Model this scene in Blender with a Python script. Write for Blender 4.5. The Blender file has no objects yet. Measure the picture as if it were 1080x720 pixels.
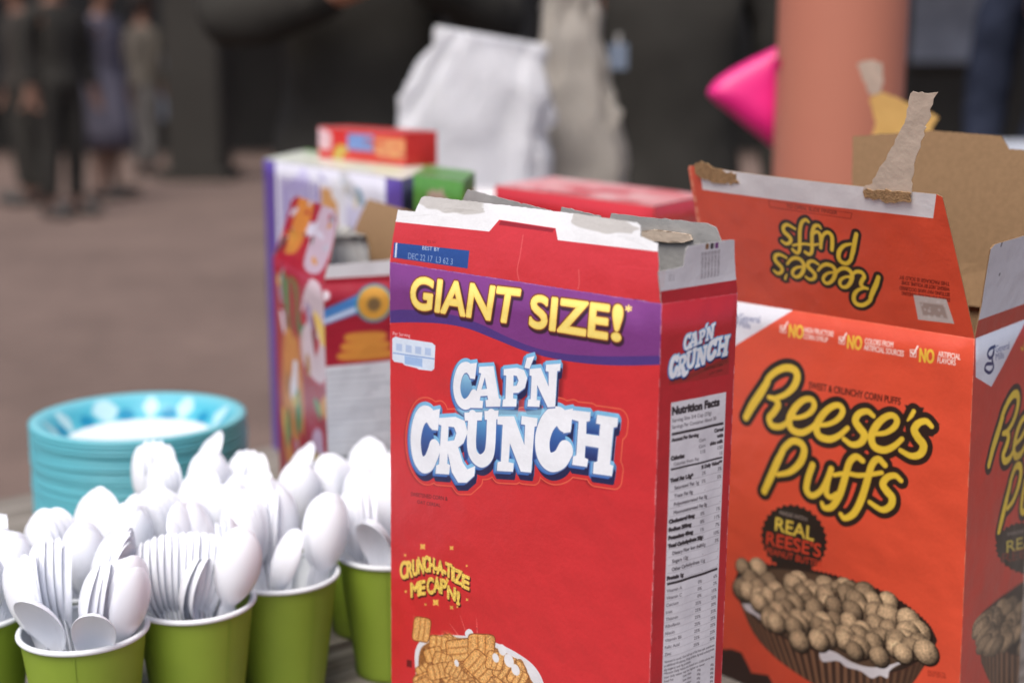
import bpy, bmesh, math, random
import numpy as np
from mathutils import Vector, Matrix
from mathutils.geometry import interpolate_bezier
random.seed(7); RNG = np.random.default_rng(5)
SC = bpy.context.scene
COL = SC.collection

# ------------------------------------------------------------------ camera, sky, sun, exposure
EYE = Vector((0, 0, 1.21)); TILT = math.radians(11); FPX = 1500.0
cam_d = bpy.data.cameras.new('camera'); cam = bpy.data.objects.new('camera', cam_d); COL.objects.link(cam)
cam.location = EYE; cam.rotation_euler = (math.radians(90) - TILT, 0, 0)
cam_d.sensor_width = 36; cam_d.lens = FPX / 1080 * 36
cam_d.clip_start = 0.05; cam_d.clip_end = 300
cam_d.dof.use_dof = True; cam_d.dof.focus_distance = 0.84; cam_d.dof.aperture_fstop = 4.1
SC.camera = cam
w = bpy.data.worlds.new('World'); SC.world = w; w.use_nodes = True
sky = w.node_tree.nodes.new('ShaderNodeTexSky'); sky.sky_type = 'NISHITA'; sky.sun_disc = False
SUN_EL, SUN_AZ = math.radians(60), math.radians(208)      # azimuth clockwise from +Y: behind the camera, to its left
sky.sun_elevation = SUN_EL; sky.sun_rotation = SUN_AZ
sky.air_density = .6; sky.dust_density = 4; sky.ozone_density = .8; sky.altitude = 50
bg = w.node_tree.nodes['Background']; bg.inputs['Strength'].default_value = 0.12
w.node_tree.links.new(sky.outputs[0], bg.inputs[0])
sd_ = bpy.data.lights.new('sun', 'SUN'); sd_.energy = 1.75; sd_.angle = math.radians(40); sd_.color = (1, .975, .95)
sun = bpy.data.objects.new('sun', sd_); COL.objects.link(sun)
sdir = Vector((math.sin(SUN_AZ) * math.cos(SUN_EL), math.cos(SUN_AZ) * math.cos(SUN_EL), math.sin(SUN_EL)))
sun.rotation_euler = sdir.to_track_quat('Z', 'Y').to_euler(); sun.location = sdir * 20
SC.view_settings.view_transform = 'Standard'; SC.view_settings.look = 'None'; SC.view_settings.gamma = 1
SC.view_settings.use_curve_mapping = False
SC.view_settings.exposure = 0.5
SC.render.engine = 'CYCLES'
SC.cycles.use_denoising = True

# ------------------------------------------------------------------ helpers
KS = 1.07                                # overall distance scale of what stands behind the two front boxes
TT = 0.75                                # table top height
_R = Vector((1, 0, 0)); _F = Vector((0, math.cos(TILT), -math.sin(TILT))); _U = _R.cross(_F)
def ray(px, py): return _F + _R * ((px - 540) / FPX) - _U * ((py - 360) / FPX)
def at_height(px, py, z):
    d = ray(px, py); return EYE + d * ((z - EYE.z) / d.z)
def at_depth(px, py, y):
    d = ray(px, py); return EYE + d * (y / d.y)
def lin(c):
    c = np.asarray(c, float) / 255
    return np.where(c <= .04045, c / 12.92, ((c + .055) / 1.055) ** 2.4)
def L4(c): return tuple(float(v) for v in lin(c)) + (1,)

def tag(o, label=None, cat=None, group=None, kind=None):
    for k, v in (('label', label), ('category', cat), ('group', group), ('kind', kind)):
        if v: o[k] = v
    return o
def empty(name, loc=(0, 0, 0), rz=0):
    o = bpy.data.objects.new(name, None); COL.objects.link(o); o.location = loc; o.rotation_euler = (0, 0, rz)
    o.empty_display_size = .02
    return o
def link(name, me, mats, parent=None, smooth=False):
    o = bpy.data.objects.new(name, me); COL.objects.link(o)
    for m in (mats if isinstance(mats, (list, tuple)) else [mats]): me.materials.append(m)
    if smooth: me.polygons.foreach_set('use_smooth', [True] * len(me.polygons))
    if parent: o.parent = parent
    return o
def bm_mesh(bm, name='mesh'):
    bmesh.ops.recalc_face_normals(bm, faces=bm.faces)
    me = bpy.data.meshes.new(name); bm.to_mesh(me); bm.free(); return me
def box_bm(bm, c, s, rz=0, bev=0, mi=0):
    r = bmesh.ops.create_cube(bm, size=1, matrix=Matrix.Translation(c) @ Matrix.Rotation(rz, 4, 'Z') @ Matrix.Diagonal((*s, 1)))
    fs = list({f for v in r['verts'] for f in v.link_faces})
    for f in fs: f.material_index = mi
    if bev:
        es = list({e for v in r['verts'] for e in v.link_edges})
        rb = bmesh.ops.bevel(bm, geom=es, offset=bev, segments=2, affect='EDGES')
        for f in rb['faces']: f.material_index = mi
def lathe(prof, n=48, mi=None, bm=None, close=False):
    bm = bm or bmesh.new(); rings = []
    for r, z in prof:
        rings.append([bm.verts.new((r * math.cos(2 * math.pi * k / n), r * math.sin(2 * math.pi * k / n), z)) for k in range(n)] if r > 1e-6 else [bm.verts.new((0, 0, z))])
    for i in range(len(rings) - 1):
        a, b = rings[i], rings[i + 1]
        for k in range(n):
            q = [a[k % len(a)], a[(k + 1) % len(a)], b[(k + 1) % len(b)], b[k % len(b)]]
            q = list(dict.fromkeys(q))
            if len(q) > 2:
                f = bm.faces.new(q); f.smooth = True
                if mi: f.material_index = mi[i]
    return bm

# ---- materials
def mat(name, rgb, rough=.6, spec=.5, noise=0, scale=20, bump=0, coat=0, rgb2=None, trans=0, sub=0, bscale=None, metallic=0):
    m = bpy.data.materials.new(name); m.use_nodes = True; nt = m.node_tree; p = nt.nodes['Principled BSDF']
    p.inputs['Roughness'].default_value = rough; p.inputs['Specular IOR Level'].default_value = spec
    p.inputs['Coat Weight'].default_value = coat; p.inputs['Metallic'].default_value = metallic
    if trans: p.inputs['Transmission Weight'].default_value = trans
    if sub:
        p.inputs['Subsurface Weight'].default_value = sub; p.inputs['Subsurface Radius'].default_value = (.008, .009, .011); p.inputs['Subsurface Scale'].default_value = 1
    c1 = L4(rgb); c2 = L4(rgb2) if rgb2 is not None else tuple(v * (1 - noise) for v in c1[:3]) + (1,)
    if noise or rgb2 is not None:
        tc = nt.nodes.new('ShaderNodeTexCoord'); n = nt.nodes.new('ShaderNodeTexNoise'); n.inputs['Scale'].default_value = scale; n.inputs['Detail'].default_value = 6
        cr = nt.nodes.new('ShaderNodeValToRGB'); cr.color_ramp.elements[0].position = .35; cr.color_ramp.elements[1].position = .65
        cr.color_ramp.elements[0].color = c2; cr.color_ramp.elements[1].color = c1
        nt.links.new(tc.outputs['Object'], n.inputs['Vector']); nt.links.new(n.outputs['Fac'], cr.inputs['Fac']); nt.links.new(cr.outputs[0], p.inputs['Base Color'])
    else: p.inputs['Base Color'].default_value = c1
    if bump:
        tc = nt.nodes.new('ShaderNodeTexCoord'); n2 = nt.nodes.new('ShaderNodeTexNoise'); n2.inputs['Scale'].default_value = bscale or scale * 3; n2.inputs['Detail'].default_value = 4
        b = nt.nodes.new('ShaderNodeBump'); b.inputs['Strength'].default_value = bump; b.inputs['Distance'].default_value = .004
        nt.links.new(tc.outputs['Object'], n2.inputs['Vector']); nt.links.new(n2.outputs['Fac'], b.inputs['Height']); nt.links.new(b.outputs[0], p.inputs['Normal'])
    return m
M = dict(
    inner=mat('grey_board', (168, 166, 162), .85, .2, .12, 60, .15), kraft=mat('kraft_board', (150, 120, 88), .9, .2, .12, 260, .12),
    torn=mat('torn_paper', (206, 188, 168), .9, .1, .14, 90, .12), fuzz=mat('torn_fibre', (172, 138, 100), .95, .1, .3, 300, .6),
    white_card=mat('white_card', (226, 226, 226), .5, .4, .04, 30),
    spoon=mat('white_plastic', (246, 249, 255), .26, .5, sub=.08),
    green=mat('green_paper', (142, 166, 56), .5, .4, .08, 26, .05), cup_white=mat('cup_white', (232, 236, 238), .5, .4, .03, 30),
    wood=None)

# ------------------------------------------------------------------ printing: shapes drawn into small pictures made here
class Face:
    """A flat panel: origin at its lower left corner, U to the right, V up (metres)."""
    def __init__(s, O, Uv, Vv, res=4000):
        s.O = Vector(O); s.U = Vector(Uv); s.V = Vector(Vv); s.w = s.U.length; s.h = s.V.length
        s.u = s.U.normalized(); s.v = s.V.normalized(); s.n = s.u.cross(s.v).normalized()
        s.res = res
    def pt(s, a, b, off=0): return s.O + s.u * a + s.v * b + s.n * off
    def P(s, px, py):
        d = ray(px, py); t = (s.O - EYE).dot(s.n) / d.dot(s.n); q = EYE + d * t - s.O
        c = s.u.dot(s.v); a, b = q.dot(s.u), q.dot(s.v)
        return np.array(((a - c * b) / (1 - c * c), (b - c * a) / (1 - c * c)))
    def canvas(s, rgb): s.art = Art(s.w, s.h, s.res, rgb); return s.art
def smooth_path(pts, n=10, closed=False):
    pts = np.asarray(pts, float)
    p = np.vstack([pts[-1:], pts, pts[:2]]) if closed else np.vstack([2 * pts[0] - pts[1], pts, 2 * pts[-1] - pts[-2]])
    out = []
    for i in range(1, len(p) - 2):
        for t in np.linspace(0, 1, n, endpoint=False):
            a, b, c, d = p[i - 1], p[i], p[i + 1], p[i + 2]
            out.append(.5 * (2 * b + (c - a) * t + (2 * a - 5 * b + 4 * c - d) * t * t + (3 * b - a - 3 * c + d) * t ** 3))
    if not closed: out.append(p[-2])
    return np.array(out)
class Art:
    def __init__(s, w, h, res, rgb):
        s.s = res; s.W = max(4, int(round(w * res))); s.H = max(4, int(round(h * res)))
        s.a = np.empty((s.H, s.W, 3), np.float32); s.a[:] = np.array(rgb, np.float32) / 255
    def win(s, pts, pad):
        x0 = int(max(0, np.floor(pts[:, 0].min() - pad))); x1 = int(min(s.W, np.ceil(pts[:, 0].max() + pad)))
        y0 = int(max(0, np.floor(pts[:, 1].min() - pad))); y1 = int(min(s.H, np.ceil(pts[:, 1].max() + pad)))
        return x0, x1, y0, y1
    def sd(s, polys=(), strokes=(), pad=0.0):
        """signed distance (pixels) to the union of polygons and of round strokes (path, radii), on a window"""
        pad = pad * s.s + 3; P = [np.asarray(p, float) * s.s for p in polys]
        S = [(np.asarray(p, float) * s.s, np.asarray(r, float) * s.s) for p, r in strokes]
        allp = np.vstack(P + [q for q, _ in S]); mr = max([float(np.max(r)) for _, r in S] + [0])
        x0, x1, y0, y1 = s.win(allp, pad + mr)
        if x1 <= x0 or y1 <= y0: return None
        D = np.full((y1 - y0, x1 - x0), pad, np.float32)
        if P:
            wind = np.zeros((y1 - y0, x1 - x0 + 1), np.int32)
            for p in P:
                q = np.roll(p, -1, 0)
                for (ax, ay), (bx, by) in zip(p, q):
                    if abs(ay - by) > 1e-9:
                        sg = 1 if by > ay else -1; lo, hi = min(ay, by), max(ay, by)
                        r0 = max(y0, int(math.ceil(lo - .5))); r1 = min(y1, int(math.ceil(hi - .5)))
                        if r1 > r0:
                            ys = np.arange(r0, r1); xs = ax + (ys + .5 - ay) * (bx - ax) / (by - ay)
                            c = np.clip(np.ceil(xs - .5).astype(int) - x0, 0, x1 - x0); np.add.at(wind, (ys - y0, c), sg)
                    s._seg(D, x0, x1, y0, y1, ax, ay, bx, by, pad, 0, 0)
            ins = np.cumsum(wind, 1)[:, :-1] != 0
            D = np.where(ins, -D, D)
        if S:
            E = np.full_like(D, pad)
            for p, r in S:
                r = np.interp(np.linspace(0, 1, len(p)), np.linspace(0, 1, max(1, np.size(r))), np.atleast_1d(r))
                for i in range(len(p) - 1):
                    s._seg(E, x0, x1, y0, y1, *p[i], *p[i + 1], pad, r[i], r[i + 1])
            D = np.minimum(D, E)
        return x0, y0, D
    @staticmethod
    def _seg(D, x0, x1, y0, y1, ax, ay, bx, by, pad, ra, rb):
        m = pad + max(ra, rb)
        i0 = max(x0, int(min(ax, bx) - m)); i1 = min(x1, int(max(ax, bx) + m) + 1); j0 = max(y0, int(min(ay, by) - m)); j1 = min(y1, int(max(ay, by) + m) + 1)
        if i1 <= i0 or j1 <= j0: return
        X = np.arange(i0, i1, dtype=np.float32) + .5 - ax; Y = (np.arange(j0, j1, dtype=np.float32) + .5 - ay)[:, None]
        dx, dy = bx - ax, by - ay; l2 = dx * dx + dy * dy + 1e-9
        t = np.clip((X * dx + Y * dy) / l2, 0, 1)
        d = np.sqrt((X - t * dx) ** 2 + (Y - t * dy) ** 2) - (ra + (rb - ra) * t)
        v = D[j0 - y0:j1 - y0, i0 - x0:i1 - x0]; np.minimum(v, d, out=v)
    def put(s, x0, y0, cov, rgb):
        h, wd = cov.shape[:2]; x1 = min(s.W, x0 + wd); y1 = min(s.H, y0 + h); cx, cy = max(0, -x0), max(0, -y0)
        c = cov[cy:y1 - y0, cx:x1 - x0, None]; t = s.a[max(0, y0):y1, max(0, x0):x1]
        rgb = np.asarray(rgb, np.float32) / 255
        if rgb.ndim == 3: rgb = rgb[cy:y1 - y0, cx:x1 - x0]
        t[:] = t * (1 - c) + rgb * c
    def fill(s, sdw, rgb, grow=0, soft=1.0, shift=(0, 0), alpha=1.0):
        if sdw is None: return
        x0, y0, D = sdw
        cov = np.clip(.5 - (D - grow * s.s) / soft, 0, 1) * alpha
        s.put(x0 + int(round(shift[0] * s.s)), y0 + int(round(shift[1] * s.s)), cov, rgb)
    def poly(s, pts, rgb, **k): s.fill(s.sd([pts]), rgb, **k)
    def disc(s, c, r, rgb, **k): s.fill(s.sd(strokes=[(np.array([c, c + np.array((1e-6, 0))]), (r, r))]), rgb, **k)
    def ball(s, c, rx, ry, rgb, ang=0, lum=(.45, 1.15)):
        """a printed picture of a round grain"""
        X0, X1 = int((c[0] - 1.2 * max(rx, ry)) * s.s), int((c[0] + 1.2 * max(rx, ry)) * s.s) + 1; Y0, Y1 = int((c[1] - 1.2 * max(rx, ry)) * s.s), int((c[1] + 1.2 * max(rx, ry)) * s.s) + 1
        X0, Y0, X1, Y1 = max(0, X0), max(0, Y0), min(s.W, X1), min(s.H, Y1)
        if X1 <= X0 or Y1 <= Y0: return
        x = (np.arange(X0, X1) + .5) / s.s - c[0]; y = ((np.arange(Y0, Y1) + .5) / s.s - c[1])[:, None]
        ca, sa = math.cos(ang), math.sin(ang); p = (x * ca + y * sa) / rx; q = (-x * sa + y * ca) / ry
        rr = np.sqrt(p * p + q * q); cov = np.clip((1 - rr) * min(rx, ry) * s.s + .5, 0, 1)
        sh = np.clip(1 - .5 * ((p + .3) ** 2 + (q - .35) ** 2), 0, 1) * (1 - .35 * np.clip(rr, 0, 1) ** 4)
        cs = max(2, int(s.s * .0006)); n = np.kron(RNG.normal(0, .17, (sh.shape[0] // cs + 1, sh.shape[1] // cs + 1)), np.ones((cs, cs)))[:sh.shape[0], :sh.shape[1]]
        n[1:-1, 1:-1] = (n[1:-1, 1:-1] * 2 + n[:-2, 1:-1] + n[2:, 1:-1] + n[1:-1, :-2] + n[1:-1, 2:]) / 6; n = n + RNG.normal(0, .07, sh.shape)
        val = np.clip(lum[0] + (lum[1] - lum[0]) * sh + n, 0, 1.3)
        s.put(X0, Y0, cov.astype(np.float32), np.clip(val[..., None] * np.array(rgb), 0, 255))
    def material(s, name, rough=.36, coat=.22):
        im = bpy.data.images.new(name, s.W, s.H, alpha=False)
        px = np.ones((s.H, s.W, 4), np.float32); px[..., :3] = np.clip(s.a, 0, 1)
        im.pixels.foreach_set(px.ravel()); im.update(); im.pack()
        m = bpy.data.materials.new(name); m.use_nodes = True; nt = m.node_tree; p = nt.nodes['Principled BSDF']
        t = nt.nodes.new('ShaderNodeTexImage'); t.image = im; t.extension = 'EXTEND'
        tc = nt.nodes.new('ShaderNodeTexCoord'); n = nt.nodes.new('ShaderNodeTexNoise'); n.inputs['Scale'].default_value = 380; n.inputs['Detail'].default_value = 3
        mx = nt.nodes.new('ShaderNodeMixRGB'); mx.blend_type = 'MULTIPLY'; mx.inputs['Fac'].default_value = .10
        n3 = nt.nodes.new('ShaderNodeTexNoise'); n3.inputs['Scale'].default_value = 24
        b = nt.nodes.new('ShaderNodeBump'); b.inputs['Strength'].default_value = .10; b.inputs['Distance'].default_value = .002
        b2 = nt.nodes.new('ShaderNodeBump'); b2.inputs['Strength'].default_value = .3; b2.inputs['Distance'].default_value = .01
        nt.links.new(tc.outputs['Object'], n.inputs['Vector']); nt.links.new(tc.outputs['Object'], n3.inputs['Vector'])
        nt.links.new(t.outputs['Color'], mx.inputs['Color1']); nt.links.new(n.outputs['Fac'], mx.inputs['Color2']); nt.links.new(mx.outputs[0], p.inputs['Base Color'])
        nt.links.new(n3.outputs['Fac'], b2.inputs['Height']); nt.links.new(n.outputs['Fac'], b.inputs['Height']); nt.links.new(b2.outputs[0], b.inputs['Normal']); nt.links.new(b.outputs[0], p.inputs['Normal'])
        p.inputs['Roughness'].default_value = rough; p.inputs['Coat Weight'].default_value = coat; p.inputs['Coat Roughness'].default_value = .3
        return m

_fc = {}
def glyphs(txt):
    if txt in _fc: return _fc[txt]
    cu = bpy.data.curves.new('lettering', 'FONT'); cu.body = txt; cu.size = 1; cu.resolution_u = 4
    o = bpy.data.objects.new('lettering', cu); COL.objects.link(o); dg = bpy.context.evaluated_depsgraph_get()
    c = o.evaluated_get(dg).to_curve(dg); out = []
    for sp in c.splines:
        pts = []; bp = sp.bezier_points
        for i in range(len(bp)):
            a, b = bp[i], bp[(i + 1) % len(bp)]
            n = 2 if a.handle_right_type == 'VECTOR' and b.handle_left_type == 'VECTOR' else 6
            pts += [tuple(v[:2]) for v in interpolate_bezier(a.co, a.handle_right, b.handle_left, b.co, n)[:-1]]
        if len(pts) > 2: out.append(np.array(pts))
    bpy.data.objects.remove(o); bpy.data.curves.remove(cu); _fc[txt] = out; return out
CAPH = max(p[:, 1].max() for p in glyphs('H'))
def text_polys(txt, bl, br, tl, tr=None, curve=0):
    """lettering stretched into the quadrilateral bl, br, tl, tr (panel metres; tops are cap height)"""
    bl, br, tl = map(np.asarray, (bl, br, tl)); tr = br + tl - bl if tr is None else np.asarray(tr)
    g = glyphs(txt); x0 = min(p[:, 0].min() for p in g); x1 = max(p[:, 0].max() for p in g); out = []
    for p in g:
        u = ((p[:, 0] - x0) / (x1 - x0))[:, None]; v = (p[:, 1] / CAPH)[:, None]
        up = (tl - bl) * (1 - u) + (tr - br) * u
        out.append(bl + (br - bl) * u + up * (v + curve * 4 * u * (1 - u)))
    return out
def text(f, txt, bl, br, tl, rgb, tr=None, grow=0, curve=0, px=True, **k):
    if px: bl, br, tl = f.P(*bl), f.P(*br), f.P(*tl); tr = None if tr is None else f.P(*tr)
    sdw = f.art.sd(text_polys(txt, bl, br, tl, tr, curve), pad=.002)
    f.art.fill(sdw, rgb, grow=grow, **k); return sdw
def line(f, txt, x, y, capm, rgb, align=0, maxw=None, grow=0, squeeze=1.0):
    """a straight line of small print at panel metres x, y"""
    g = glyphs(txt); x0 = min(p[:, 0].min() for p in g); x1 = max(p[:, 0].max() for p in g); k = capm / CAPH
    wd = (x1 - x0) * k * squeeze
    if maxw and wd > maxw: squeeze *= maxw / wd; wd = maxw
    ox = x - wd * align
    f.art.fill(f.art.sd([np.stack([ox + (p[:, 0] - x0) * k * squeeze, y + p[:, 1] * k], 1) for p in g], pad=.001), rgb, grow=grow)

# ------------------------------------------------------------------ cartons
TH = .0007
def carton_body(name, fc, parent, mats, bulge=(0.002, 0.001), seed=0, closed=False):
    """four printed walls and a floor in card: fc = faces [front, right, back, left]; mats = one per wall + inner"""
    bm = bmesh.new(); uvl = bm.loops.layers.uv.new('uv'); rnd = random.Random(seed)
    ctr = sum((f.pt(f.w / 2, f.h / 2) for f in fc), Vector()) / 4
    for k, f in enumerate(fc):
        nx, nz = (14, 18); amp = bulge[0] if k % 2 == 0 else bulge[1]
        ph = [rnd.uniform(0, 6.28) for _ in range(4)]
        def P(i, j, inner):
            a, b = i / nx, j / nz
            e = (math.sin(math.pi * a)) * (math.sin(math.pi * min(1, b * 1.0)) ** .8 if 0 < b < 1 else 0)
            d = amp * e * (1 + .5 * math.sin(5 * a + ph[0]) * math.sin(4 * b + ph[1])) + .00035 * e * math.sin(17 * a + 9 * b + ph[2])
            q = f.pt(a * f.w, b * f.h, d)
            if inner:
                q = q - f.n * TH
                q = q + (ctr - q).project(f.u) * (TH / (f.w / 2)) * (1 if i in (0, nx) else 1)
            return q
        for inner in (0, 1):
            V = [[bm.verts.new(P(i, j, inner)) for i in range(nx + 1)] for j in range(nz + 1)]
            if not inner: top0 = V[-1]
            else:
                for i in range(nx):
                    ff = bm.faces.new((top0[i], top0[i + 1], V[-1][i + 1], V[-1][i])); ff.material_index = 4
            for j in range(nz):
                for i in range(nx):
                    q = (V[j][i], V[j][i + 1], V[j + 1][i + 1], V[j + 1][i])
                    ff = bm.faces.new(q if not inner else q[::-1]); ff.smooth = True
                    ff.material_index = 4 if inner else k
                    if not inner:
                        for lp, (di, dj) in zip(ff.loops, ((0, 0), (1, 0), (1, 1), (0, 1))): lp[uvl].uv = ((i + di) / nx, (j + dj) / nz)
    b4 = [f.pt(0, 0.001) for f in fc]
    ff = bm.faces.new([bm.verts.new(p) for p in b4]); ff.material_index = 4
    if closed:
        tv = [f.pt(0, f.h + .0004) for f in fc]; ff = bm.faces.new([bm.verts.new(p) for p in tv]); ff.material_index = 5
    me = bpy.data.meshes.new(name); bm.to_mesh(me); bm.free()
    o = link(name, me, mats, parent); return o
def panel(name, f, outline, parent, mats, bend=0, jitter=0, th=TH):
    """a flat piece of card cut to an outline (panel metres), printed outside, board inside; bend curls it towards its far end"""
    pts = np.asarray(outline, float)
    if jitter:
        d = []
        for a, b in zip(pts, np.roll(pts, -1, 0)):
            n = max(1, int(np.linalg.norm(b - a) / .0025))
            for t in range(n): d.append(a + (b - a) * t / n + RNG.normal(0, jitter, 2) * (1 if t else .4))
        pts = np.array(d)
    bm = bmesh.new()
    bm.faces.new([bm.verts.new((p[0], p[1], 0)) for p in pts])
    bmesh.ops.triangulate(bm, faces=bm.faces[:], ngon_method='EAR_CLIP')
    lo, hi = pts[:, 1].min(), pts[:, 1].max()
    for ax, a0, a1, n in ((1, lo, hi, 8), (0, pts[:, 0].min(), pts[:, 0].max(), 6)):
        for k in range(1, n):
            c = [0, 0, 0]; c[ax] = a0 + (a1 - a0) * k / n; d = [0, 0, 0]; d[ax] = 1
            bmesh.ops.bisect_plane(bm, geom=bm.verts[:] + bm.edges[:] + bm.faces[:], plane_co=c, plane_no=d)
    bmesh.ops.recalc_face_normals(bm, faces=bm.faces)
    bm.verts.index_update(); bm.normal_update()
    if bm.faces[:][0].normal.z < 0: bmesh.ops.reverse_faces(bm, faces=bm.faces[:])
    co = [v.co.copy() for v in bm.verts]; N = len(co)
    tops = [[v.index for v in ff.verts] for ff in bm.faces]
    rim = []
    for e in bm.edges:
        if e.is_boundary:
            lp = e.link_loops[0]; rim.append((lp.vert.index, lp.link_loop_next.vert.index))
    bm.free(); H = max(hi, 1e-4)
    def place(c, dz):
        t = max(0, c.y) / H
        return f.pt(c.x, c.y, dz + (bend(c.x / f.w, t) if callable(bend) else bend * t * t))
    V = [place(c, 0) for c in co] + [place(c, -th) for c in co]
    Fs = tops + [[i + N for i in q[::-1]] for q in tops] + [[b, a, a + N, b + N] for a, b in rim]
    me = bpy.data.meshes.new(name); me.from_pydata(V, [], Fs); uvl = me.uv_layers.new(name='uv')
    for p in me.polygons:
        p.material_index = 0 if p.index < len(tops) else 1
        for li in p.loop_indices:
            c = co[me.loops[li].vertex_index % N]; uvl.data[li].uv = (c.x / f.w, c.y / f.h)
    return link(name, me, mats, parent)
def box_faces(L, C, R, zb, shift=(0, 0), res=4000):
    """top corners seen as left, nearest and right; the walls run down to zb"""
    B = L + R - C; sh = Vector((shift[0], shift[1], 0))
    dn = lambda p: Vector((p.x, p.y, zb)) + sh
    return [Face(dn(a), dn(b) - dn(a), a - dn(a), res) for a, b in ((L, C), (C, R), (R, B), (B, L))]
def hinge(f, tilt, height, res=4000):
    """a flap plane hinged on the top edge of wall f, leaning outwards by tilt"""
    O = f.pt(0, f.h); up = Vector((0, 0, 1)); out = Vector((f.n.x, f.n.y, 0)).normalized()
    V = (up * math.cos(tilt) + out * math.sin(tilt)) * height
    return Face(O, f.U, V, res)
# ------------------------------------------------------------------ setting
def nodes_ground():
    m = mat('brick_paving', (128, 108, 98), .9, .2); nt = m.node_tree; p = nt.nodes['Principled BSDF']
    tc = nt.nodes.new('ShaderNodeTexCoord'); br = nt.nodes.new('ShaderNodeTexBrick'); br.inputs['Scale'].default_value = 4.5
    br.inputs['Color1'].default_value = L4((122, 103, 94)); br.inputs['Color2'].default_value = L4((110, 93, 85)); br.inputs['Mortar'].default_value = L4((92, 82, 74))
    br.inputs['Mortar Size'].default_value = .012
    n = nt.nodes.new('ShaderNodeTexNoise'); n.inputs['Scale'].default_value = .9; n.inputs['Detail'].default_value = 5
    mx = nt.nodes.new('ShaderNodeMixRGB'); mx.blend_type = 'OVERLAY'; mx.inputs['Fac'].default_value = .35
    nt.links.new(tc.outputs['Object'], br.inputs['Vector']); nt.links.new(tc.outputs['Object'], n.inputs['Vector'])
    nt.links.new(br.outputs['Color'], mx.inputs['Color1']); nt.links.new(n.outputs['Fac'], mx.inputs['Color2']); nt.links.new(mx.outputs[0], p.inputs['Base Color'])
    return m
bm = bmesh.new(); bmesh.ops.create_grid(bm, x_segments=1, y_segments=1, size=120)
tag(link('ground', bm_mesh(bm), nodes_ground()), kind='structure')

# weathered plank tables
def wood():
    m = mat('weathered_wood', (150, 142, 132), .8, .25); nt = m.node_tree; p = nt.nodes['Principled BSDF']
    tc = nt.nodes.new('ShaderNodeTexCoord'); mp = nt.nodes.new('ShaderNodeMapping'); mp.inputs['Scale'].default_value = (2, 40, 40)
    n = nt.nodes.new('ShaderNodeTexNoise'); n.inputs['Scale'].default_value = 3; n.inputs['Detail'].default_value = 8
    cr = nt.nodes.new('ShaderNodeValToRGB'); cr.color_ramp.elements[0].color = L4((104, 97, 88)); cr.color_ramp.elements[1].color = L4((150, 143, 134))
    cr.color_ramp.elements[0].position = .3; cr.color_ramp.elements[1].position = .7
    b = nt.nodes.new('ShaderNodeBump'); b.inputs['Strength'].default_value = .3; b.inputs['Distance'].default_value = .003
    nt.links.new(tc.outputs['Object'], mp.inputs['Vector']); nt.links.new(mp.outputs[0], n.inputs['Vector']); nt.links.new(n.outputs['Fac'], cr.inputs['Fac']); nt.links.new(cr.outputs[0], p.inputs['Base Color'])
    nt.links.new(n.outputs['Fac'], b.inputs['Height']); nt.links.new(b.outputs[0], p.inputs['Normal'])
    return m
WOOD = wood(); A40 = math.radians(40); E1 = Vector((math.cos(A40), math.sin(A40), 0)); E2 = Vector((-math.sin(A40), math.cos(A40), 0))
def table(label, e0, e1, n0, n1, boards, top=TT, group='plank tables'):
    c = E1 * ((e0 + e1) / 2) + E2 * ((n0 + n1) / 2); t = tag(empty('plank_table', (c.x, c.y, 0), A40), label, 'table', group)
    lw, wd = e1 - e0, n1 - n0; bw = wd / boards
    bm = bmesh.new()
    for k in range(boards): box_bm(bm, (0, -wd / 2 + bw * (k + .5), top - .019), (lw, bw - .006, .038), bev=.003)
    link('tabletop', bm_mesh(bm), WOOD, t)
    for s in (-1, 1):
        bm = bmesh.new(); box_bm(bm, (s * (lw / 2 - .16), 0, top - .039 - .03), (.04, wd - .06, .058), bev=.003); link('batten', bm_mesh(bm), WOOD, t)
    for s in (-1, 1):
        for q in (-1, 1):
            bm = bmesh.new(); box_bm(bm, (s * (lw / 2 - .11), q * (wd / 2 - .07), (top - .1 + .06) / 2), (.06, .06, top - .04), bev=.004); link('leg', bm_mesh(bm), WOOD, t)
    return t
table('long grey plank table carrying the cereal boxes, spoon cups and plates', -.8, 1.39, .34, 1.49, 8)
table('small grey plank table behind the long one, under the white bag', 1.135, 2.1, 1.515, 1.92, 3)

# far dark shopfront across the paving
DARK = mat('dark_paint', (60, 57, 52), .8, .2, .15, 1.5); DGLASS = mat('dark_glass', (44, 43, 40), .35, .4, .1, 1)
bd = tag(empty('dark_building', (0, 20.5, 0)), 'long dark shopfront standing across the brick paving', 'building')
bm = bmesh.new(); box_bm(bm, (0, 3, 3.0), (70, 6, 6)); link('wall', bm_mesh(bm), DARK, bd)
bm = bmesh.new(); box_bm(bm, (0, 2.9, 6.1), (71, 7, .3)); link('roof', bm_mesh(bm), DARK, bd)
for k in range(9):
    x = -22 + k * 5.2
    bm = bmesh.new(); box_bm(bm, (x, -.04, 1.75), (3.4, .1, 2.5), bev=.02); wn = link('window', bm_mesh(bm), DARK, bd)
    bm = bmesh.new(); box_bm(bm, (x, -.1, 1.75), (3.1, .02, 2.2)); link('pane', bm_mesh(bm), DGLASS, wn)
for x, z0, z1, wd in ((6.05, 1.25, 2.5, 1.0), (-4.75, .45, 1.35, 1.2)):
    bm = bmesh.new(); box_bm(bm, (x, -.2, (z0 + z1) / 2), (wd + .12, .06, z1 - z0 + .12), bev=.015); wn = link('window', bm_mesh(bm), DARK, bd)
    bm = bmesh.new(); box_bm(bm, (x, -.25, (z0 + z1) / 2), (wd, .03, z1 - z0)); link('pale_pane', bm_mesh(bm), mat('painted_reflection', (150, 156, 166), .7, .2, .3, 3), wn)  # window glass with its grey reflection painted into the base colour
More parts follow.
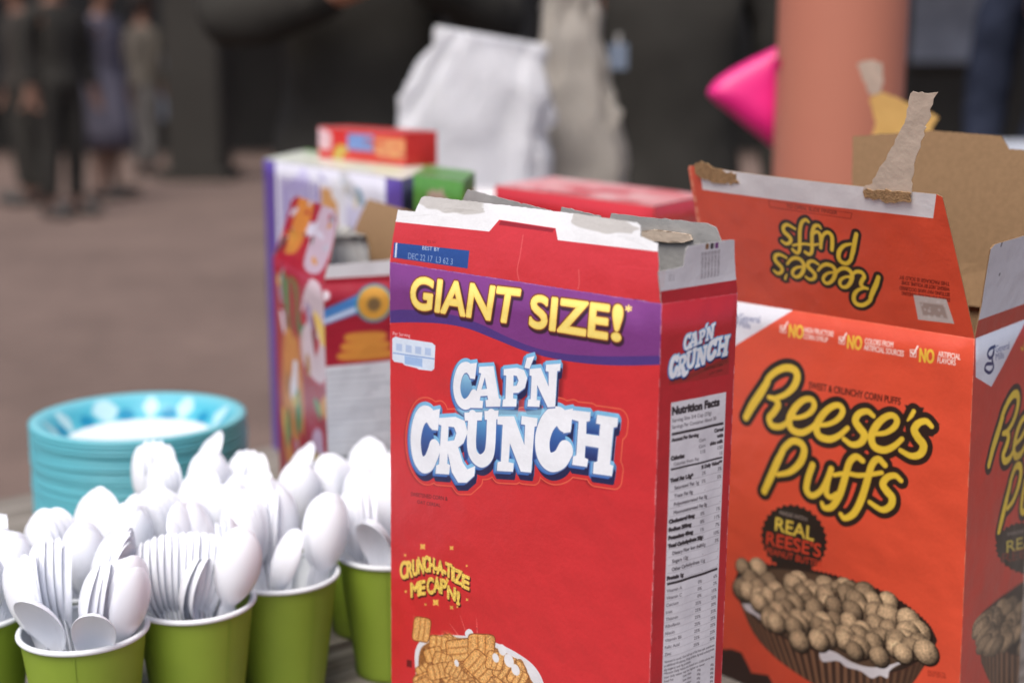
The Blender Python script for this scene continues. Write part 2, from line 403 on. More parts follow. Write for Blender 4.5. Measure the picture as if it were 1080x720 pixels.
bm = bmesh.new(); box_bm(bm, (-.0, -1.3, 3.3), (60, 2.6, .15), bev=.02); link('canopy', bm_mesh(bm), DARK, bd)
# square dark pillar standing before the shopfront
pl = tag(empty('stone_pillar', (-3.35, 15.4, 0)), 'broad dark square pillar standing on the paving', 'pillar')
bm = bmesh.new(); box_bm(bm, (0, 0, 1.75), (.58, .58, 3.3), bev=.03); link('shaft', bm_mesh(bm), DARK, pl)
bm = bmesh.new(); box_bm(bm, (0, 0, .06), (.76, .76, .12), bev=.02); link('base', bm_mesh(bm), DARK, pl)

# salmon pole
PX = at_depth(885, 100, 1.74 * KS); pole = tag(empty('round_pole', (PX.x, PX.y, 0)), 'thick round salmon pole behind the orange boxes', 'pole')
SALMON = mat('salmon_paint', (186, 118, 95), .55, .4, .06, 5, .06)
r = 65.5 / FPX * 1.74 * KS
link('shaft', bm_mesh(lathe([(r, .02), (r, 3.4)], 64)), SALMON, pole, True)
link('base_collar', bm_mesh(lathe([(r + .001, .0), (r + .03, .0), (r + .03, .03), (r + .012, .05), (r + .001, .05)], 64)), SALMON, pole, True)

# ------------------------------------------------------------------ people (far out of focus)
def skin_mesh(chains, sub=2):
    """chains: lists of (x, y, z, radius); a chain may start at an existing point"""
    key = {}; V, Ed, Rr = [], [], []
    def vid(p):
        k = tuple(round(c, 4) for c in p[:3])
        if k not in key: key[k] = len(V); V.append(p[:3]); Rr.append(p[3])
        return key[k]
    for ch in chains:
        ids = [vid(p) for p in ch]
        Ed += [(a, b) for a, b in zip(ids, ids[1:]) if a != b]
    me = bpy.data.meshes.new('body'); me.from_pydata(V, Ed, []); o = bpy.data.objects.new('body', me); COL.objects.link(o)
    o.modifiers.new('s', 'SKIN'); sv = me.skin_vertices[0].data
    for i, rr in enumerate(Rr): sv[i].radius = rr if isinstance(rr, tuple) else (rr, rr); sv[i].use_root = (i == 0)
    ss = o.modifiers.new('u', 'SUBSURF'); ss.levels = sub; ss.render_levels = sub
    dg = bpy.context.evaluated_depsgraph_get(); r_ = bpy.data.meshes.new_from_object(o.evaluated_get(dg))
    bpy.data.objects.remove(o); return r_
SKIN = mat('skin', (196, 140, 112), .5, .4, .06, 20)
def folds(me, amp):
    from mathutils import noise
    for v in me.vertices:
        c = v.co; d = noise.noise(Vector((c.x * 9, c.y * 9, c.z * 5 + c.x * 6))) + .7 * abs(noise.noise(Vector((c.x * 16 + 3, c.y * 16, c.z * 11 - c.x * 9))))
        v.co += v.normal * d * amp
    return me
def person(loc, rz, label, shirt, trouser, hair=(40, 32, 28), skin=None, arms='down', skirt=False, scale=1.0, long=False, group=None):
    root = tag(empty('person', loc, rz), label, 'person', group); root.scale = (scale,) * 3
    sk = skin or SKIN; pel = (0, 0, .95, (.15, .105))
    spine = [pel, (0, 0, 1.08, (.14, .10)), (0, -.01, 1.25, (.16, .115)), (0, -.005, 1.40, (.155, .10)), (0, 0, 1.49, .056), (0, -.015, 1.56, .055)]
    head = [(0, -.015, 1.56, .055), (0, -.03, 1.61, (.066, .078)), (0, -.02, 1.68, (.075, .092)), (0, -.012, 1.74, (.066, .08)), (0, -.01, 1.765, .035)]
    nose = [(0, -.03, 1.61, (.066, .078))]
    chains = [spine, head]; legs, arm_c = [], []
    for s in (-1, 1):
        leg = [pel, (s * .095, 0, .86, .088), (s * .1, -.012, .50, .058), (s * .105, .01, .28, .052), (s * .105, .015, .085, .038), (s * .115, -.06, .045, .036), (s * .12, -.15, .03, .028)]
        if arms == 'down': a = [(s * .215, 0, 1.36, .052), (s * .245, .02, 1.10, .042), (s * .25, -.05, .88, .03)]
        elif arms == 'forward': a = [(s * .21, 0, 1.36, .052), (s * .24, -.02, 1.12, .043), (s * .10, -.25, 1.17, .031)]
        else: a = [(s * .21, 0, 1.36, .052), (s * .26, -.12, 1.21, .043), (s * .05 + .02, -.25, 1.295 + .015 * s, .032)]
        ac = [(0, -.005, 1.40, (.155, .10)), (s * .14, 0, 1.41, .06)] + a
        e, wv = Vector(a[1][:3]), Vector(a[2][:3]); d = (wv - e).normalized(); side = d.cross(Vector((0, 0, 1)) if abs(d.z) < .8 else Vector((0, 1, 0))).normalized(); nn = d.cross(side)
        palm = wv + d * .055; chains += [leg, ac, [a[2], (*palm, (.034, .018))]]
        for k in range(4):
            b0 = palm + side * (.024 - .016 * k) + d * .03; ln = (.066, .075, .072, .056)[k]
            chains.append([(*palm, (.034, .018)), (*b0, .0095), (*(b0 + d * ln * .55 + nn * .008), .0085), (*(b0 + d * ln + nn * .024), .0065)])
        th = wv + d * .02 + side * .03; chains.append([a[2], (*th, .012), (*(th + d * .035 + side * .012), .010), (*(th + d * .06 + side * .012), .008)])
        legs.append(leg); arm_c.append(ac)
    b = skin_mesh(chains); body = link('body', b, sk, root, True)
    def grow(p, g):
        rr = p[3]; rr = tuple(x + g for x in rr) if isinstance(rr, tuple) else rr + g
        return (*p[:3], rr)
    sh = [[(0, .0, .84, (.20, .15))] + [grow(p, .045 if i == 0 else .014) for i, p in enumerate(spine[:4])] + [(0, 0, 1.455, .075)]]
    for ac in arm_c:
        c = [grow(p, .013) for p in ac[:4 if not long else 5]]
        if not long:
            p, q = Vector(ac[2][:3]), Vector(ac[3][:3]); m = p.lerp(q, .7); c = c[:3] + [(*m, .06)]
        else: c[-1] = (*Vector(ac[3][:3]).lerp(Vector(ac[4][:3]), .92), .045)
        sh.append(c)
    link('shirt', folds(skin_mesh(sh, 3), .014), shirt, root, True)
    if skirt: link('trousers', bm_mesh(lathe([(.14, 1.0), (.18, .85), (.22, .6), (.25, .42), (.245, .42)], 24)), trouser, root, True)
    else: link('trousers', folds(skin_mesh([[grow(pel, .016)] + [grow(p, .017) for p in l[1:4]] + [(l[4][0], l[4][1], .12, .06)] for l in legs] + [[grow(pel, .016), (0, 0, 1.02, (.15, .112))]], 3), .010), trouser, root, True)
    bm = bmesh.new(); bmesh.ops.create_uvsphere(bm, u_segments=20, v_segments=14, radius=1, matrix=Matrix.Translation((0, .012, 1.70)) @ Matrix.Diagonal((.092, .106, .108, 1)))
    bmesh.ops.delete(bm, geom=[v for v in bm.verts if v.co.y < -.045 and v.co.z < 1.745], context='VERTS')
    link('hair', bm_mesh(bm), mat('hair', hair, .7, .3, .3, 60), root, True)
    bm = bmesh.new()
    for s in (-1, 1):
        bmesh.ops.create_uvsphere(bm, u_segments=10, v_segments=8, radius=.012, matrix=Matrix.Translation((s * .031, -.097, 1.685)))
    link('eyes', bm_mesh(bm), mat('eye', (60, 44, 36), .3), root, True)
    bm = bmesh.new(); bmesh.ops.create_cone(bm, cap_ends=True, segments=8, radius1=.017, radius2=.007, depth=.045, matrix=Matrix.Translation((0, -.115, 1.66)) @ Matrix.Rotation(math.radians(20), 4, 'X'))
    link('nose', bm_mesh(bm), sk, root, True)
    bm = bmesh.new(); bmesh.ops.create_uvsphere(bm, u_segments=10, v_segments=6, radius=1, matrix=Matrix.Translation((0, -.098, 1.615)) @ Matrix.Diagonal((.026, .01, .007, 1)))
    link('mouth', bm_mesh(bm), mat('lips', (150, 84, 76), .5), root, True)
    for s in (-1, 1):
        bm = bmesh.new(); bmesh.ops.create_uvsphere(bm, u_segments=8, v_segments=6, radius=1, matrix=Matrix.Translation((s * .083, 0, 1.68)) @ Matrix.Diagonal((.012, .022, .033, 1))); link('ear', bm_mesh(bm), sk, root, True)
        bm = bmesh.new(); box_bm(bm, (s * .117, -.065, .04), (.115, .31, .11), bev=.035); link('shoe', bm_mesh(bm), mat('shoe', (40, 38, 36), .6), root, True)
    return root
BLACK = mat('black_cloth', (58, 56, 52), .9, .1, .15, 14); BLACK2 = mat('charcoal_cloth', (62, 58, 54), .9, .1, .15, 14)
NAVY = mat('navy_cloth', (48, 53, 68), .9, .1, .2, 10); GREY = mat('grey_cloth', (128, 132, 140), .9, .1, .12, 12)
LAV = mat('lavender_cloth', (98, 95, 106), .9, .1, .15, 8); TAN = mat('tan_cloth', (92, 86, 78), .9, .1, .15, 8); PALE = mat('pale_cloth', (98, 95, 92), .9, .1, .12, 8); RUST = mat('rust_cloth', (98, 74, 64), .9, .1, .15, 8)
def at_px(px, y): return ((px - 540) / FPX * y * .985, y, 0)
person(at_px(380, 2.95), .2, 'person in black top with bent arms, standing behind the purple cereal box', BLACK, BLACK2, arms='raised', long=True, scale=1.06)
person(at_px(705, 3.15), -.1, 'person all in black behind the white bag and the pink bag', BLACK, BLACK2, arms='down', long=True)
person(at_px(1150, 3.5), -.5, 'person in navy top and navy trousers at the far right', NAVY, NAVY, long=True)
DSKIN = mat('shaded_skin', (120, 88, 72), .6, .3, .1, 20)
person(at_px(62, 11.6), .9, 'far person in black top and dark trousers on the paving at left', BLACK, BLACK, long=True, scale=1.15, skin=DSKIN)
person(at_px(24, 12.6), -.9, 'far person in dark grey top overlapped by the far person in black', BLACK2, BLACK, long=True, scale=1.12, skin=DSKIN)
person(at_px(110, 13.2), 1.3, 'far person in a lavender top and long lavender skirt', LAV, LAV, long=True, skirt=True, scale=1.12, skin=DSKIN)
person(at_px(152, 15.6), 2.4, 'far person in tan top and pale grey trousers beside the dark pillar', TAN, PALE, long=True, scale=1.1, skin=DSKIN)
# ------------------------------------------------------------------ the red cereal box with the purple band
zt = EYE.z - .122
C = at_height(698, 320, zt); L_ = at_height(411, 276, zt); R_ = at_height(778, 309, zt)
fc = box_faces(L_, C, R_, TT, shift=(-.004, -.002)); F0, F1, F2, F3 = fc
RED = (204, 42, 47); DRED = (186, 38, 46)
a = F0.canvas(RED)
Z1 = lambda x, y: (400 + x * .3611, 190 + y * .3611)
Z = lambda x, y: (400 + x / 3.6, 360 + y / 3.6)
pz = lambda pts, z=Z, f=F0: np.array([f.P(*z(*p)) for p in pts])
def sm(pts, z=Z, f=F0, n=8): return smooth_path(pz(pts, z, f), n)
# band
top_ = [Z1(20, 200), Z1(840, 330)]
low = sm([(0, 418), (90, 415), (180, 418), (260, 432), (340, 462), (430, 498), (520, 522), (620, 536), (720, 541), (850, 538)], Z1)
upl = sm([(0, 388), (60, 378), (140, 382), (220, 394), (300, 420), (390, 462), (470, 492), (560, 508), (680, 514), (850, 512)], Z1)
band = np.vstack([low, [F0.P(*top_[1]), F0.P(*top_[0])]]); a.poly(band, (76, 48, 122))
a.poly(np.vstack([upl, [F0.P(*top_[1]), F0.P(*top_[0])]]), (120, 52, 124), soft=2)
# GIANT SIZE!
YEL = (248, 222, 118)
for s_, bl, br, tl, tr in (('GIANT', (92, 370), (398, 416), (97, 284), (412, 322)), ('SIZE', (442, 425), (665, 461), (448, 338), (672, 368)), ('!', (682, 463), (703, 467), (686, 367), (712, 371))):
    P4 = [F0.P(*Z1(*q)) for q in (bl, br, tl, tr)]
    w_ = a.sd(text_polys(s_, *P4), pad=.006)
    a.fill(w_, (52, 18, 40), grow=.0022, shift=(.0009, -.0012), soft=4); a.fill(w_, (120, 60, 30), grow=.0019); 
    x0, y0, D = w_; sh = np.clip((.0012 * a.s - D) / (a.s * .0016), 0, 1)[..., None]
    a.fill(w_, np.array((240, 202, 92)) * (1 - sh) + np.array(YEL) * sh, grow=.0011)
text(F0, '*', Z1(718, 395), Z1(736, 397), Z1(720, 366), YEL, grow=.0002)
# small blue rounded grid of facts at the left
tab = pz([(38, 462), (48, 456), (62, 460), (158, 474), (168, 482), (166, 550), (158, 556), (120, 552), (112, 548), (76, 540), (70, 534), (44, 530), (38, 522)], Z1)
a.poly(tab, (214, 226, 240), soft=2)
for k in range(4): a.poly(pz([(50 + k * 29, 476 + k * 4), (68 + k * 29, 479 + k * 4), (68 + k * 29, 500 + k * 4), (50 + k * 29, 497 + k * 4)], Z1), (176, 196, 226), soft=3)
a.poly(pz([(40, 502), (166, 519), (166, 523), (40, 506)], Z1), (140, 170, 214)); a.poly(pz([(76, 512), (130, 520), (130, 545), (76, 536)], Z1), (156, 186, 226), soft=3)
text(F0, 'Per Serving', Z1(40, 452), Z1(92, 458), Z1(40, 442), (240, 220, 222))
# the big slab lettering: (polygons, strokes) in zoom pixels
CAP = dict(poly=[
    [(350, 84), (378, 80), (372, 140), (354, 138), (346, 118)],
    [(388, 95), (442, 92), (464, 215), (471, 217), (469, 244), (416, 245), (414, 221), (424, 219), (421, 203), (394, 205), (391, 222), (404, 224), (402, 250), (358, 249), (361, 226), (370, 223), (396, 119), (387, 117)],
    [(481, 104), (530, 99), (556, 108), (568, 138), (560, 174), (537, 192), (517, 193), (517, 215), (530, 217), (529, 244), (478, 244), (480, 219), (489, 216), (491, 127), (481, 126)],
    [(566, 62), (594, 55), (576, 102), (558, 98)],
    [(577, 104), (618, 100), (648, 172), (648, 114), (637, 111), (638, 88), (692, 84), (690, 109), (679, 112), (672, 246), (645, 248), (605, 162), (604, 221), (616, 223), (614, 246), (571, 244), (573, 220), (582, 217), (585, 129), (577, 127)]],
    stroke=[([(358, 112), (342, 97), (322, 103), (308, 132), (303, 175), (313, 218), (334, 236), (354, 226), (370, 200)], 14)],
    hole=[[(410, 132), (419, 178), (397, 181)], [(517, 126), (530, 129), (537, 147), (530, 166), (517, 168)]])
CRU = dict(poly=[
    [(204, 262), (240, 254), (234, 334), (210, 332)],
    [(238, 288), (300, 284), (335, 299), (347, 342), (332, 382), (312, 398), (330, 456), (347, 482), (376, 470), (374, 505), (346, 531), (314, 531), (290, 492), (273, 418), (271, 460), (282, 466), (279, 500), (227, 497), (229, 468), (240, 462), (247, 316), (237, 312)],
    [(334, 268), (402, 266), (400, 296), (336, 298)], [(410, 262), (463, 260), (461, 292), (412, 294)],
    [(460, 282), (521, 282), (561, 392), (563, 314), (548, 311), (550, 281), (608, 290), (605, 319), (597, 321), (586, 494), (548, 490), (507, 382), (502, 455), (521, 460), (519, 490), (459, 487), (461, 456), (474, 452), (480, 313), (460, 311)],
    [(698, 262), (739, 254), (730, 342), (704, 346)],
    [(735, 260), (805, 268), (803, 300), (790, 303), (789, 350), (839, 358), (843, 313), (827, 309), (831, 278), (909, 290), (906, 322), (892, 326), (879, 466), (891, 471), (886, 509), (815, 499), (818, 458), (832, 454), (837, 402), (786, 394), (783, 440), (796, 446), (792, 474), (737, 466), (740, 436), (752, 431), (761, 302), (735, 294)]],
    stroke=[([(214, 300), (196, 276), (172, 278), (154, 312), (145, 370), (152, 432), (172, 464), (197, 458), (214, 425), (222, 400)], 23),
            ([(366, 282), (362, 380), (371, 428), (398, 450), (424, 432), (434, 390), (438, 278)], 17),
            ([(704, 306), (690, 284), (664, 286), (640, 318), (626, 372), (632, 428), (656, 456), (690, 446), (712, 410)], 24)],
    hole=[[(274, 319), (296, 322), (305, 345), (297, 372), (272, 376)]])
def slab_sd(art, d, mp, k, pad):
    w_ = art.sd([mp(p) for p in d['poly']], [(smooth_path(mp(p), 8), r * k) for p, r in d['stroke']], pad=pad)
    for h in d['hole']:
        q = art.sd([mp(h)], pad=.001)
        if q is None: continue
        x0, y0, D = q; X, Y, E = w_; v = E[y0 - Y:y0 - Y + D.shape[0], x0 - X:x0 - X + D.shape[1]]; np.maximum(v, -D[:v.shape[0], :v.shape[1]], out=v)
    return w_
kz = np.linalg.norm(F0.P(*Z(500, 300)) - F0.P(*Z(400, 300))) / 100
def slab_logo(art, mp, k, glow=True):
    wc, wr = slab_sd(art, CAP, mp, k, 40 * k), slab_sd(art, CRU, mp, k, 50 * k)
    if glow:
        art.fill(wr, (120, 10, 22), grow=24 * k, shift=(-4 * k, -10 * k), soft=14 * k * art.s, alpha=.7); art.fill(wc, (120, 10, 22), grow=14 * k, shift=(8 * k, -8 * k), soft=14 * k * art.s, alpha=.7)
        art.fill(wr, (226, 96, 70), grow=29 * k, shift=(4 * k, -4 * k)); art.fill(wr, RED, grow=25.5 * k, shift=(4 * k, -4 * k))
    for w_, d in ((wr, 1), (wc, .8)):
        gy = np.linspace(0, 1, w_[2].shape[0])[:, None, None] + np.zeros((*w_[2].shape, 1))
        art.fill(w_, np.array((24, 40, 96)) * (1 - gy) + np.array((120, 186, 224)) * gy, grow=13 * k * d, shift=(-2 * k, -3 * k))
        art.fill(w_, (26, 30, 76), grow=7 * k * d, shift=(1 * k, -15 * k))
        for t in np.linspace(1, 0, 7):
            art.fill(w_, np.array((58, 104, 178)) * t + np.array((128, 188, 226)) * (1 - t), grow=3.5 * k * d, shift=(-11 * k * t * d, -6 * k * t + 8 * k * (1 - t)))
    if glow:   # pale blue between the two words
        art.poly(mp([(300, 255), (420, 250), (560, 262), (660, 250), (640, 285), (560, 300), (470, 290), (330, 280)]), (150, 205, 228), soft=10)
    if glow:
        for pts, lo, hi in (([(322, 108), (352, 116), (368, 205), (334, 226), (314, 180)], (60, 110, 170), (160, 214, 234)), ([(174, 296), (212, 296), (222, 402), (192, 455), (164, 420), (160, 340)], (30, 50, 112), (70, 120, 186)), ([(372, 286), (436, 286), (428, 410), (398, 432), (380, 400)], (34, 60, 126), (100, 170, 214)),
                            ([(662, 300), (706, 300), (714, 412), (678, 446), (646, 410), (644, 340)], (30, 54, 120), (70, 130, 196)), ([(788, 286), (840, 292), (838, 354), (786, 348)], (30, 54, 120), (80, 140, 200)), ([(784, 398), (838, 404), (832, 456), (784, 448)], (26, 36, 90), (50, 84, 150)), ([(330, 330), (350, 330), (350, 440), (336, 450)], (30, 54, 120), (70, 130, 196)), ([(450, 300), (476, 300), (470, 450), (450, 440)], (30, 54, 120), (70, 130, 196)), ([(590, 330), (620, 320), (612, 440), (590, 450)], (30, 54, 120), (70, 130, 196))):
            q_ = art.sd([mp(pts)]); gy = np.linspace(0, 1, q_[2].shape[0])[:, None, None] + np.zeros((*q_[2].shape, 1)); art.fill(q_, np.array(lo) * (1 - gy) + np.array(hi) * gy, soft=4)
    for w_ in (wr, wc):
        x0, y0, D = w_
        art.fill(w_, (96, 120, 170), grow=2.2 * k, shift=(-1.5 * k, -2.5 * k)); art.fill(w_, (238, 240, 244), grow=.5 * k)
slab_logo(a, lambda p: pz(p), kz)
text(F0, 'SWEETENED CORN &', Z(126, 584), Z(274, 600), Z(126, 570), (60, 14, 20)); text(F0, 'OAT CEREAL', Z(152, 612), Z(246, 624), Z(152, 600), (60, 14, 20))
# yellow slogan, each letter hopping on its own
Y2 = lambda x, y: (400 + x / 5.12, 570 + y / 5.12)
def hop(word, pts):
    for ch, (x, y, wd, ht, sk) in zip(word, pts):
        P4 = [F0.P(*Y2(*q)) for q in ((x, y), (x + wd, y + sk), (x + sk * .2, y - ht))]
        w_ = a.sd(text_polys(ch, *P4), pad=.004)
        a.fill(w_, (70, 12, 16), grow=.0010, shift=(.0007, -.0008)); a.fill(w_, (240, 200, 92), grow=.0007)
hop('CRUNCH', [(118, 205, 36, 88, -8), (156, 195, 30, 84, -4), (188, 182, 28, 80, 0), (220, 172, 30, 84, 0), (254, 160, 26, 80, 2), (284, 160, 28, 74, 6)])
hop('-A-TIZE', [(313, 170, 15, 84, 4), (328, 170, 34, 70, 8), (364, 186, 13, 84, 8), (376, 182, 34, 70, 12), (412, 204, 12, 70, 6), (428, 216, 36, 70, 14), (468, 240, 36, 66, 16)])
hop('ME', [(178, 300, 46, 72, -8), (228, 288, 30, 72, -4)])
hop("CAPN!", [(270, 280, 36, 82, 0), (308, 270, 36, 78, 4), (346, 276, 32, 74, 6), (386, 304, 42, 66, 12), (438, 334, 14, 66, 4)])
a.fill(a.sd(strokes=[(pz([(386, 206), (378, 232)], Y2), (.0013, .0006))]), (240, 196, 84))
for x, y, s_ in ((246, 28, 22), (412, 32, 16), (145, 76, 10), (318, 328, 24), (408, 354, 14), (260, 340, 9), (148, 272, 10), (495, 310, 10), (494, 128, 8), (440, 350, 8)):
    st = []
    for q in range(8): rr = s_ * (1 if q % 2 == 0 else .55); st.append((x + rr * math.cos(q * math.pi / 4 + .8), y + rr * math.sin(q * math.pi / 4 + .8)))
    a.poly(pz(st, Y2), (236, 180, 84), soft=2)
# bowl of cereal at the foot of the panel
wh = smooth_path(pz([(205, 760), (196, 640), (205, 575), (240, 530), (330, 506), (460, 504), (560, 516), (660, 548), (760, 600), (850, 670), (900, 760), (910, 860)], Y2), 6)
a.poly(wh, (226, 224, 226), soft=2)
a.poly(smooth_path(pz([(218, 690), (222, 610), (250, 560), (340, 520), (460, 520), (620, 560), (760, 640), (830, 740), (840, 860), (230, 780)], Y2), 6, True), (150, 96, 50), soft=4)
for x0, y0, x1, y1 in ((395, 440, 440, 500), (455, 395, 490, 500), (545, 410, 548, 500)): a.fill(a.sd(strokes=[(pz([(x0, y0), (x1, y1)], Y2), (.0001, .0005))]), (238, 120, 110), soft=3, alpha=.8)
a.poly(smooth_path(pz([(480, 490), (500, 468), (522, 480), (526, 510), (490, 510)], Y2), 5, True), (232, 232, 234))
def pillow(cx, cy, wd, ht, ang, n=3, base=(214, 152, 84)):
    """one printed piece of square ridged cereal"""
    ca, sa = math.cos(ang), math.sin(ang); T = lambda u, v: (cx + u * ca - v * sa, cy + u * sa + v * ca)
    q = smooth_path(pz([T(-wd / 2, -ht / 2), T(0, -ht * .56), T(wd / 2, -ht / 2), T(wd * .55, 0), T(wd / 2, ht / 2), T(0, ht * .55), T(-wd / 2, ht / 2), T(-wd * .54, 0)], Y2), 5, True)
    w_ = a.sd([q], pad=.002); a.fill(w_, (120, 66, 30), grow=.0006, soft=3); a.fill(w_, base)
    for k in range(n):
        u = -wd / 2 + wd * (k + .5) / n
        a.fill(a.sd(strokes=[(pz([T(u, -ht * .40), T(u + 3, 0), T(u, ht * .40)], Y2), (.0016, .0016))]), (232, 178, 110), soft=9, alpha=.8)
        if k: 
            v = u - wd / n / 2; a.fill(a.sd(strokes=[(pz([T(v, -ht * .48), T(v + 3, 0), T(v, ht * .48)], Y2), (.0003, .0003))]), (142, 84, 38), soft=5, alpha=.85)
rr_ = random.Random(3)
sp_ = [(rr_.uniform(235, 810), rr_.uniform(540, 800)) for _ in range(100)]; sp_.sort(key=lambda p_: p_[1])
for x, y in sp_:
    if y > 548 + max(0, x - 500) * .5 + max(0, 300 - x) * .2: pillow(x, y, rr_.uniform(66, 92), rr_.uniform(54, 74), rr_.uniform(-.9, .9), 3, tuple(np.array((206, 142, 76)) * rr_.uniform(.78, 1.08)))
for q in ((236, 476, 84, 112, .14, 3), (330, 545, 90, 60, .1, 3), (448, 585, 104, 130, 1.45, 3), (568, 560, 128, 108, .05, 3), (300, 610, 88, 62, -.3, 3), (350, 640, 90, 64, .3, 3), (560, 672, 150, 110, .75, 4), (690, 700, 96, 80, .6, 3), (330, 700, 110, 70, -.2, 4), (410, 690, 70, 60, .5, 3), (640, 640, 80, 84, .2, 3), (760, 730, 90, 70, .5, 3)): pillow(*q)
for x, y, r in ((680, 582, 22), (715, 640, 26), (645, 625, 18), (750, 690, 22), (430, 655, 14)): a.disc(pz([(x, y)], Y2)[0], r * kz * 3.6 / 5.12, (232, 230, 230), soft=3)
bb_ = pz([(180, 400), (1240, 400), (1240, 820), (180, 800)], Y2) * a.s; X0, X1 = int(max(0, bb_[:, 0].min())), int(bb_[:, 0].max()); Y0, Y1 = int(max(0, bb_[:, 1].min())), int(bb_[:, 1].max())
reg = a.a[Y0:Y1, X0:X1]; tan_ = (reg[..., 1] > .28) & (reg[..., 2] < .6)
cn = np.kron(RNG.normal(1, .10, (reg.shape[0] // 3 + 1, reg.shape[1] // 3 + 1)), np.ones((3, 3)))[:reg.shape[0], :reg.shape[1]]
reg[:] = np.where(tan_[..., None], reg * cn[..., None], reg)
a.poly(pz([(152, 640), (180, 644), (180, 682), (152, 676)], Y2), (110, 14, 24), soft=3)
# worn pale edge along the folds
def wear(art, f, col=(232, 200, 196), top=True, sides=(True, True)):
    edges = []
    if top: edges.append(((0, f.h - .0004), (f.w, f.h - .0004)))
    if sides[0]: edges.append(((.0002, 0), (.0002, f.h)))
    if sides[1]: edges.append(((f.w - .0002, 0), (f.w - .0002, f.h)))
    for p, q in edges:
        n = int(np.linalg.norm(np.subtract(q, p)) / .004)
        for i in range(n):
            tp = p[1] == q[1]
            if RNG.random() < (.97 if tp else .75):
                u0, u1 = np.array(p) + (np.array(q) - p) * i / n, np.array(p) + (np.array(q) - p) * (i + 1) / n
                art.fill(art.sd(strokes=[(np.array([u0, u1]), RNG.uniform(.0001, .0004, 2))]), col, soft=2, alpha=float(RNG.uniform(.12, .3) if tp else RNG.uniform(.15, .7)))
wear(a, F0)
mF0 = a.material('red_front_print')
# right wall: small logo and nutrition table
b = F1.canvas(DRED)
q = lambda x, y: (690 + x / 9, 330 + y / 9)
# affine from the big logo to the small one, three matching points
def affine(src, dst):
    A = np.hstack([np.array(src, float), np.ones((len(src), 1))]); X, *_ = np.linalg.lstsq(A, np.array(dst, float), rcond=None)
    return lambda p: np.hstack([np.asarray(p, float), np.ones((len(p), 1))]) @ X
am = affine([(122, 370), (190, 480), (905, 300), (885, 505), (690, 84), (285, 140)], [F1.P(*q(*s_)) for s_ in ((136, 530), (180, 618), (712, 214), (698, 392), (580, 108), (284, 250))])
k1 = np.linalg.norm(am([(500, 300)]) - am([(400, 300)])) / 100
b.poly(np.array([F1.P(*q(*s_)) for s_ in ((150, 630), (420, 540), (700, 420), (702, 476), (520, 530), (300, 640), (170, 660))]), (96, 44, 26), soft=14, alpha=.8)
slab_logo(b, am, k1, glow=False)
text(F1, 'SWEETENED CORN', q(470, 548), q(650, 500), q(468, 524), (56, 22, 16)); text(F1, '& OAT CEREAL', q(520, 590), q(650, 548), q(518, 566), (70, 22, 16))
S = lambda x, y: (690 + x / 3, 240 + y / 3); S2 = lambda x, y: (690 + x * .361, 460 + y * .361)
tl, tr, bl, br = F1.P(*S(52, 555)), F1.P(*S(219, 519)), F1.P(*S2(27, 725)), F1.P(*S2(175, 725))
x0, x1 = min(tl[0], bl[0]), max(tr[0], br[0]); yt, yb = (tl[1] + tr[1]) / 2, .018
b.poly([(x0, yb), (x1, yb), (x1, yt), (x0, yt)], (222, 218, 222))
INK = (50, 44, 50); wd = x1 - x0 - .0024; xl, xr = x0 + .0012, x1 - .0012; y = yt - .0068
line(F1, 'Nutrition Facts', xl, y, .0040, INK, maxw=wd * .98, grow=.0004); y -= .0042
def rule(y, h, c=INK): b.poly([(xl, y), (xr, y), (xr, y + h), (xl, y + h)], c)
for s_ in ('Serving Size 3/4 Cup (27g)', 'Servings Per Container About 30'): line(F1, s_, xl, y, .0019, INK, maxw=wd * .85); y -= .0036
rule(y, .0014); y -= .0034; line(F1, 'Amount Per Serving', xl, y, .0018, INK, grow=.0002, maxw=wd * .5); line(F1, 'Cereal', xr, y, .0018, INK, align=1, grow=.0002); y -= .0034
for s_ in ('with', 'skim milk'): line(F1, s_, xr, y, .0018, INK, align=1, grow=.0002); line(F1, 'Corn', xr - .014, y, .0017, INK, align=1); y -= .0034
line(F1, 'Calories', xl, y, .002, INK, grow=.0003); line(F1, '110', xr - .014, y, .002, INK, align=1); line(F1, '150', xr, y, .002, INK, align=1); y -= .0034
line(F1, 'Calories from Fat', xl + .002, y, .0018, INK); line(F1, '15', xr, y, .0018, INK, align=1); y -= .0022
rule(y, .001); y -= .003; line(F1, '% Daily Value**', xr, y, .0018, INK, align=1, grow=.0002); y -= .0036
for s_, bold, c1, c2 in (('Total Fat 1.5g*', 1, '2%', '3%'), ('Saturated Fat 1g', 0, '5%', '5%'), ('Trans Fat 0g', 0, '', ''), ('Polyunsaturated Fat 0g', 0, '', ''), ('Monounsaturated Fat 0g', 0, '', ''), ('Cholesterol 0mg', 1, '0%', '1%'), ('Sodium 200mg', 1, '8%', '11%'), ('Potassium 45mg', 1, '1%', '7%'), ('Total Carbohydrate 23g', 1, '8%', '10%'), ('Dietary Fiber less than 1g', 0, '3%', '3%'), ('Sugars 12g', 0, '', ''), ('Other Carbohydrate 11g', 0, '', ''), ('Protein 1g', 1, '', '')):
    line(F1, s_, xl + (0 if bold else .003), y, .0019, INK, maxw=wd * .64, grow=.0003 if bold else .00005); line(F1, c1 or ' .', xr - .013, y, .0019, INK, align=1); line(F1, c2 or ' .', xr, y, .0019, INK, align=1); rule(y - .001, .00018, (150, 144, 148)); y -= .0046
rule(y + .0016, .0014); y -= .0026
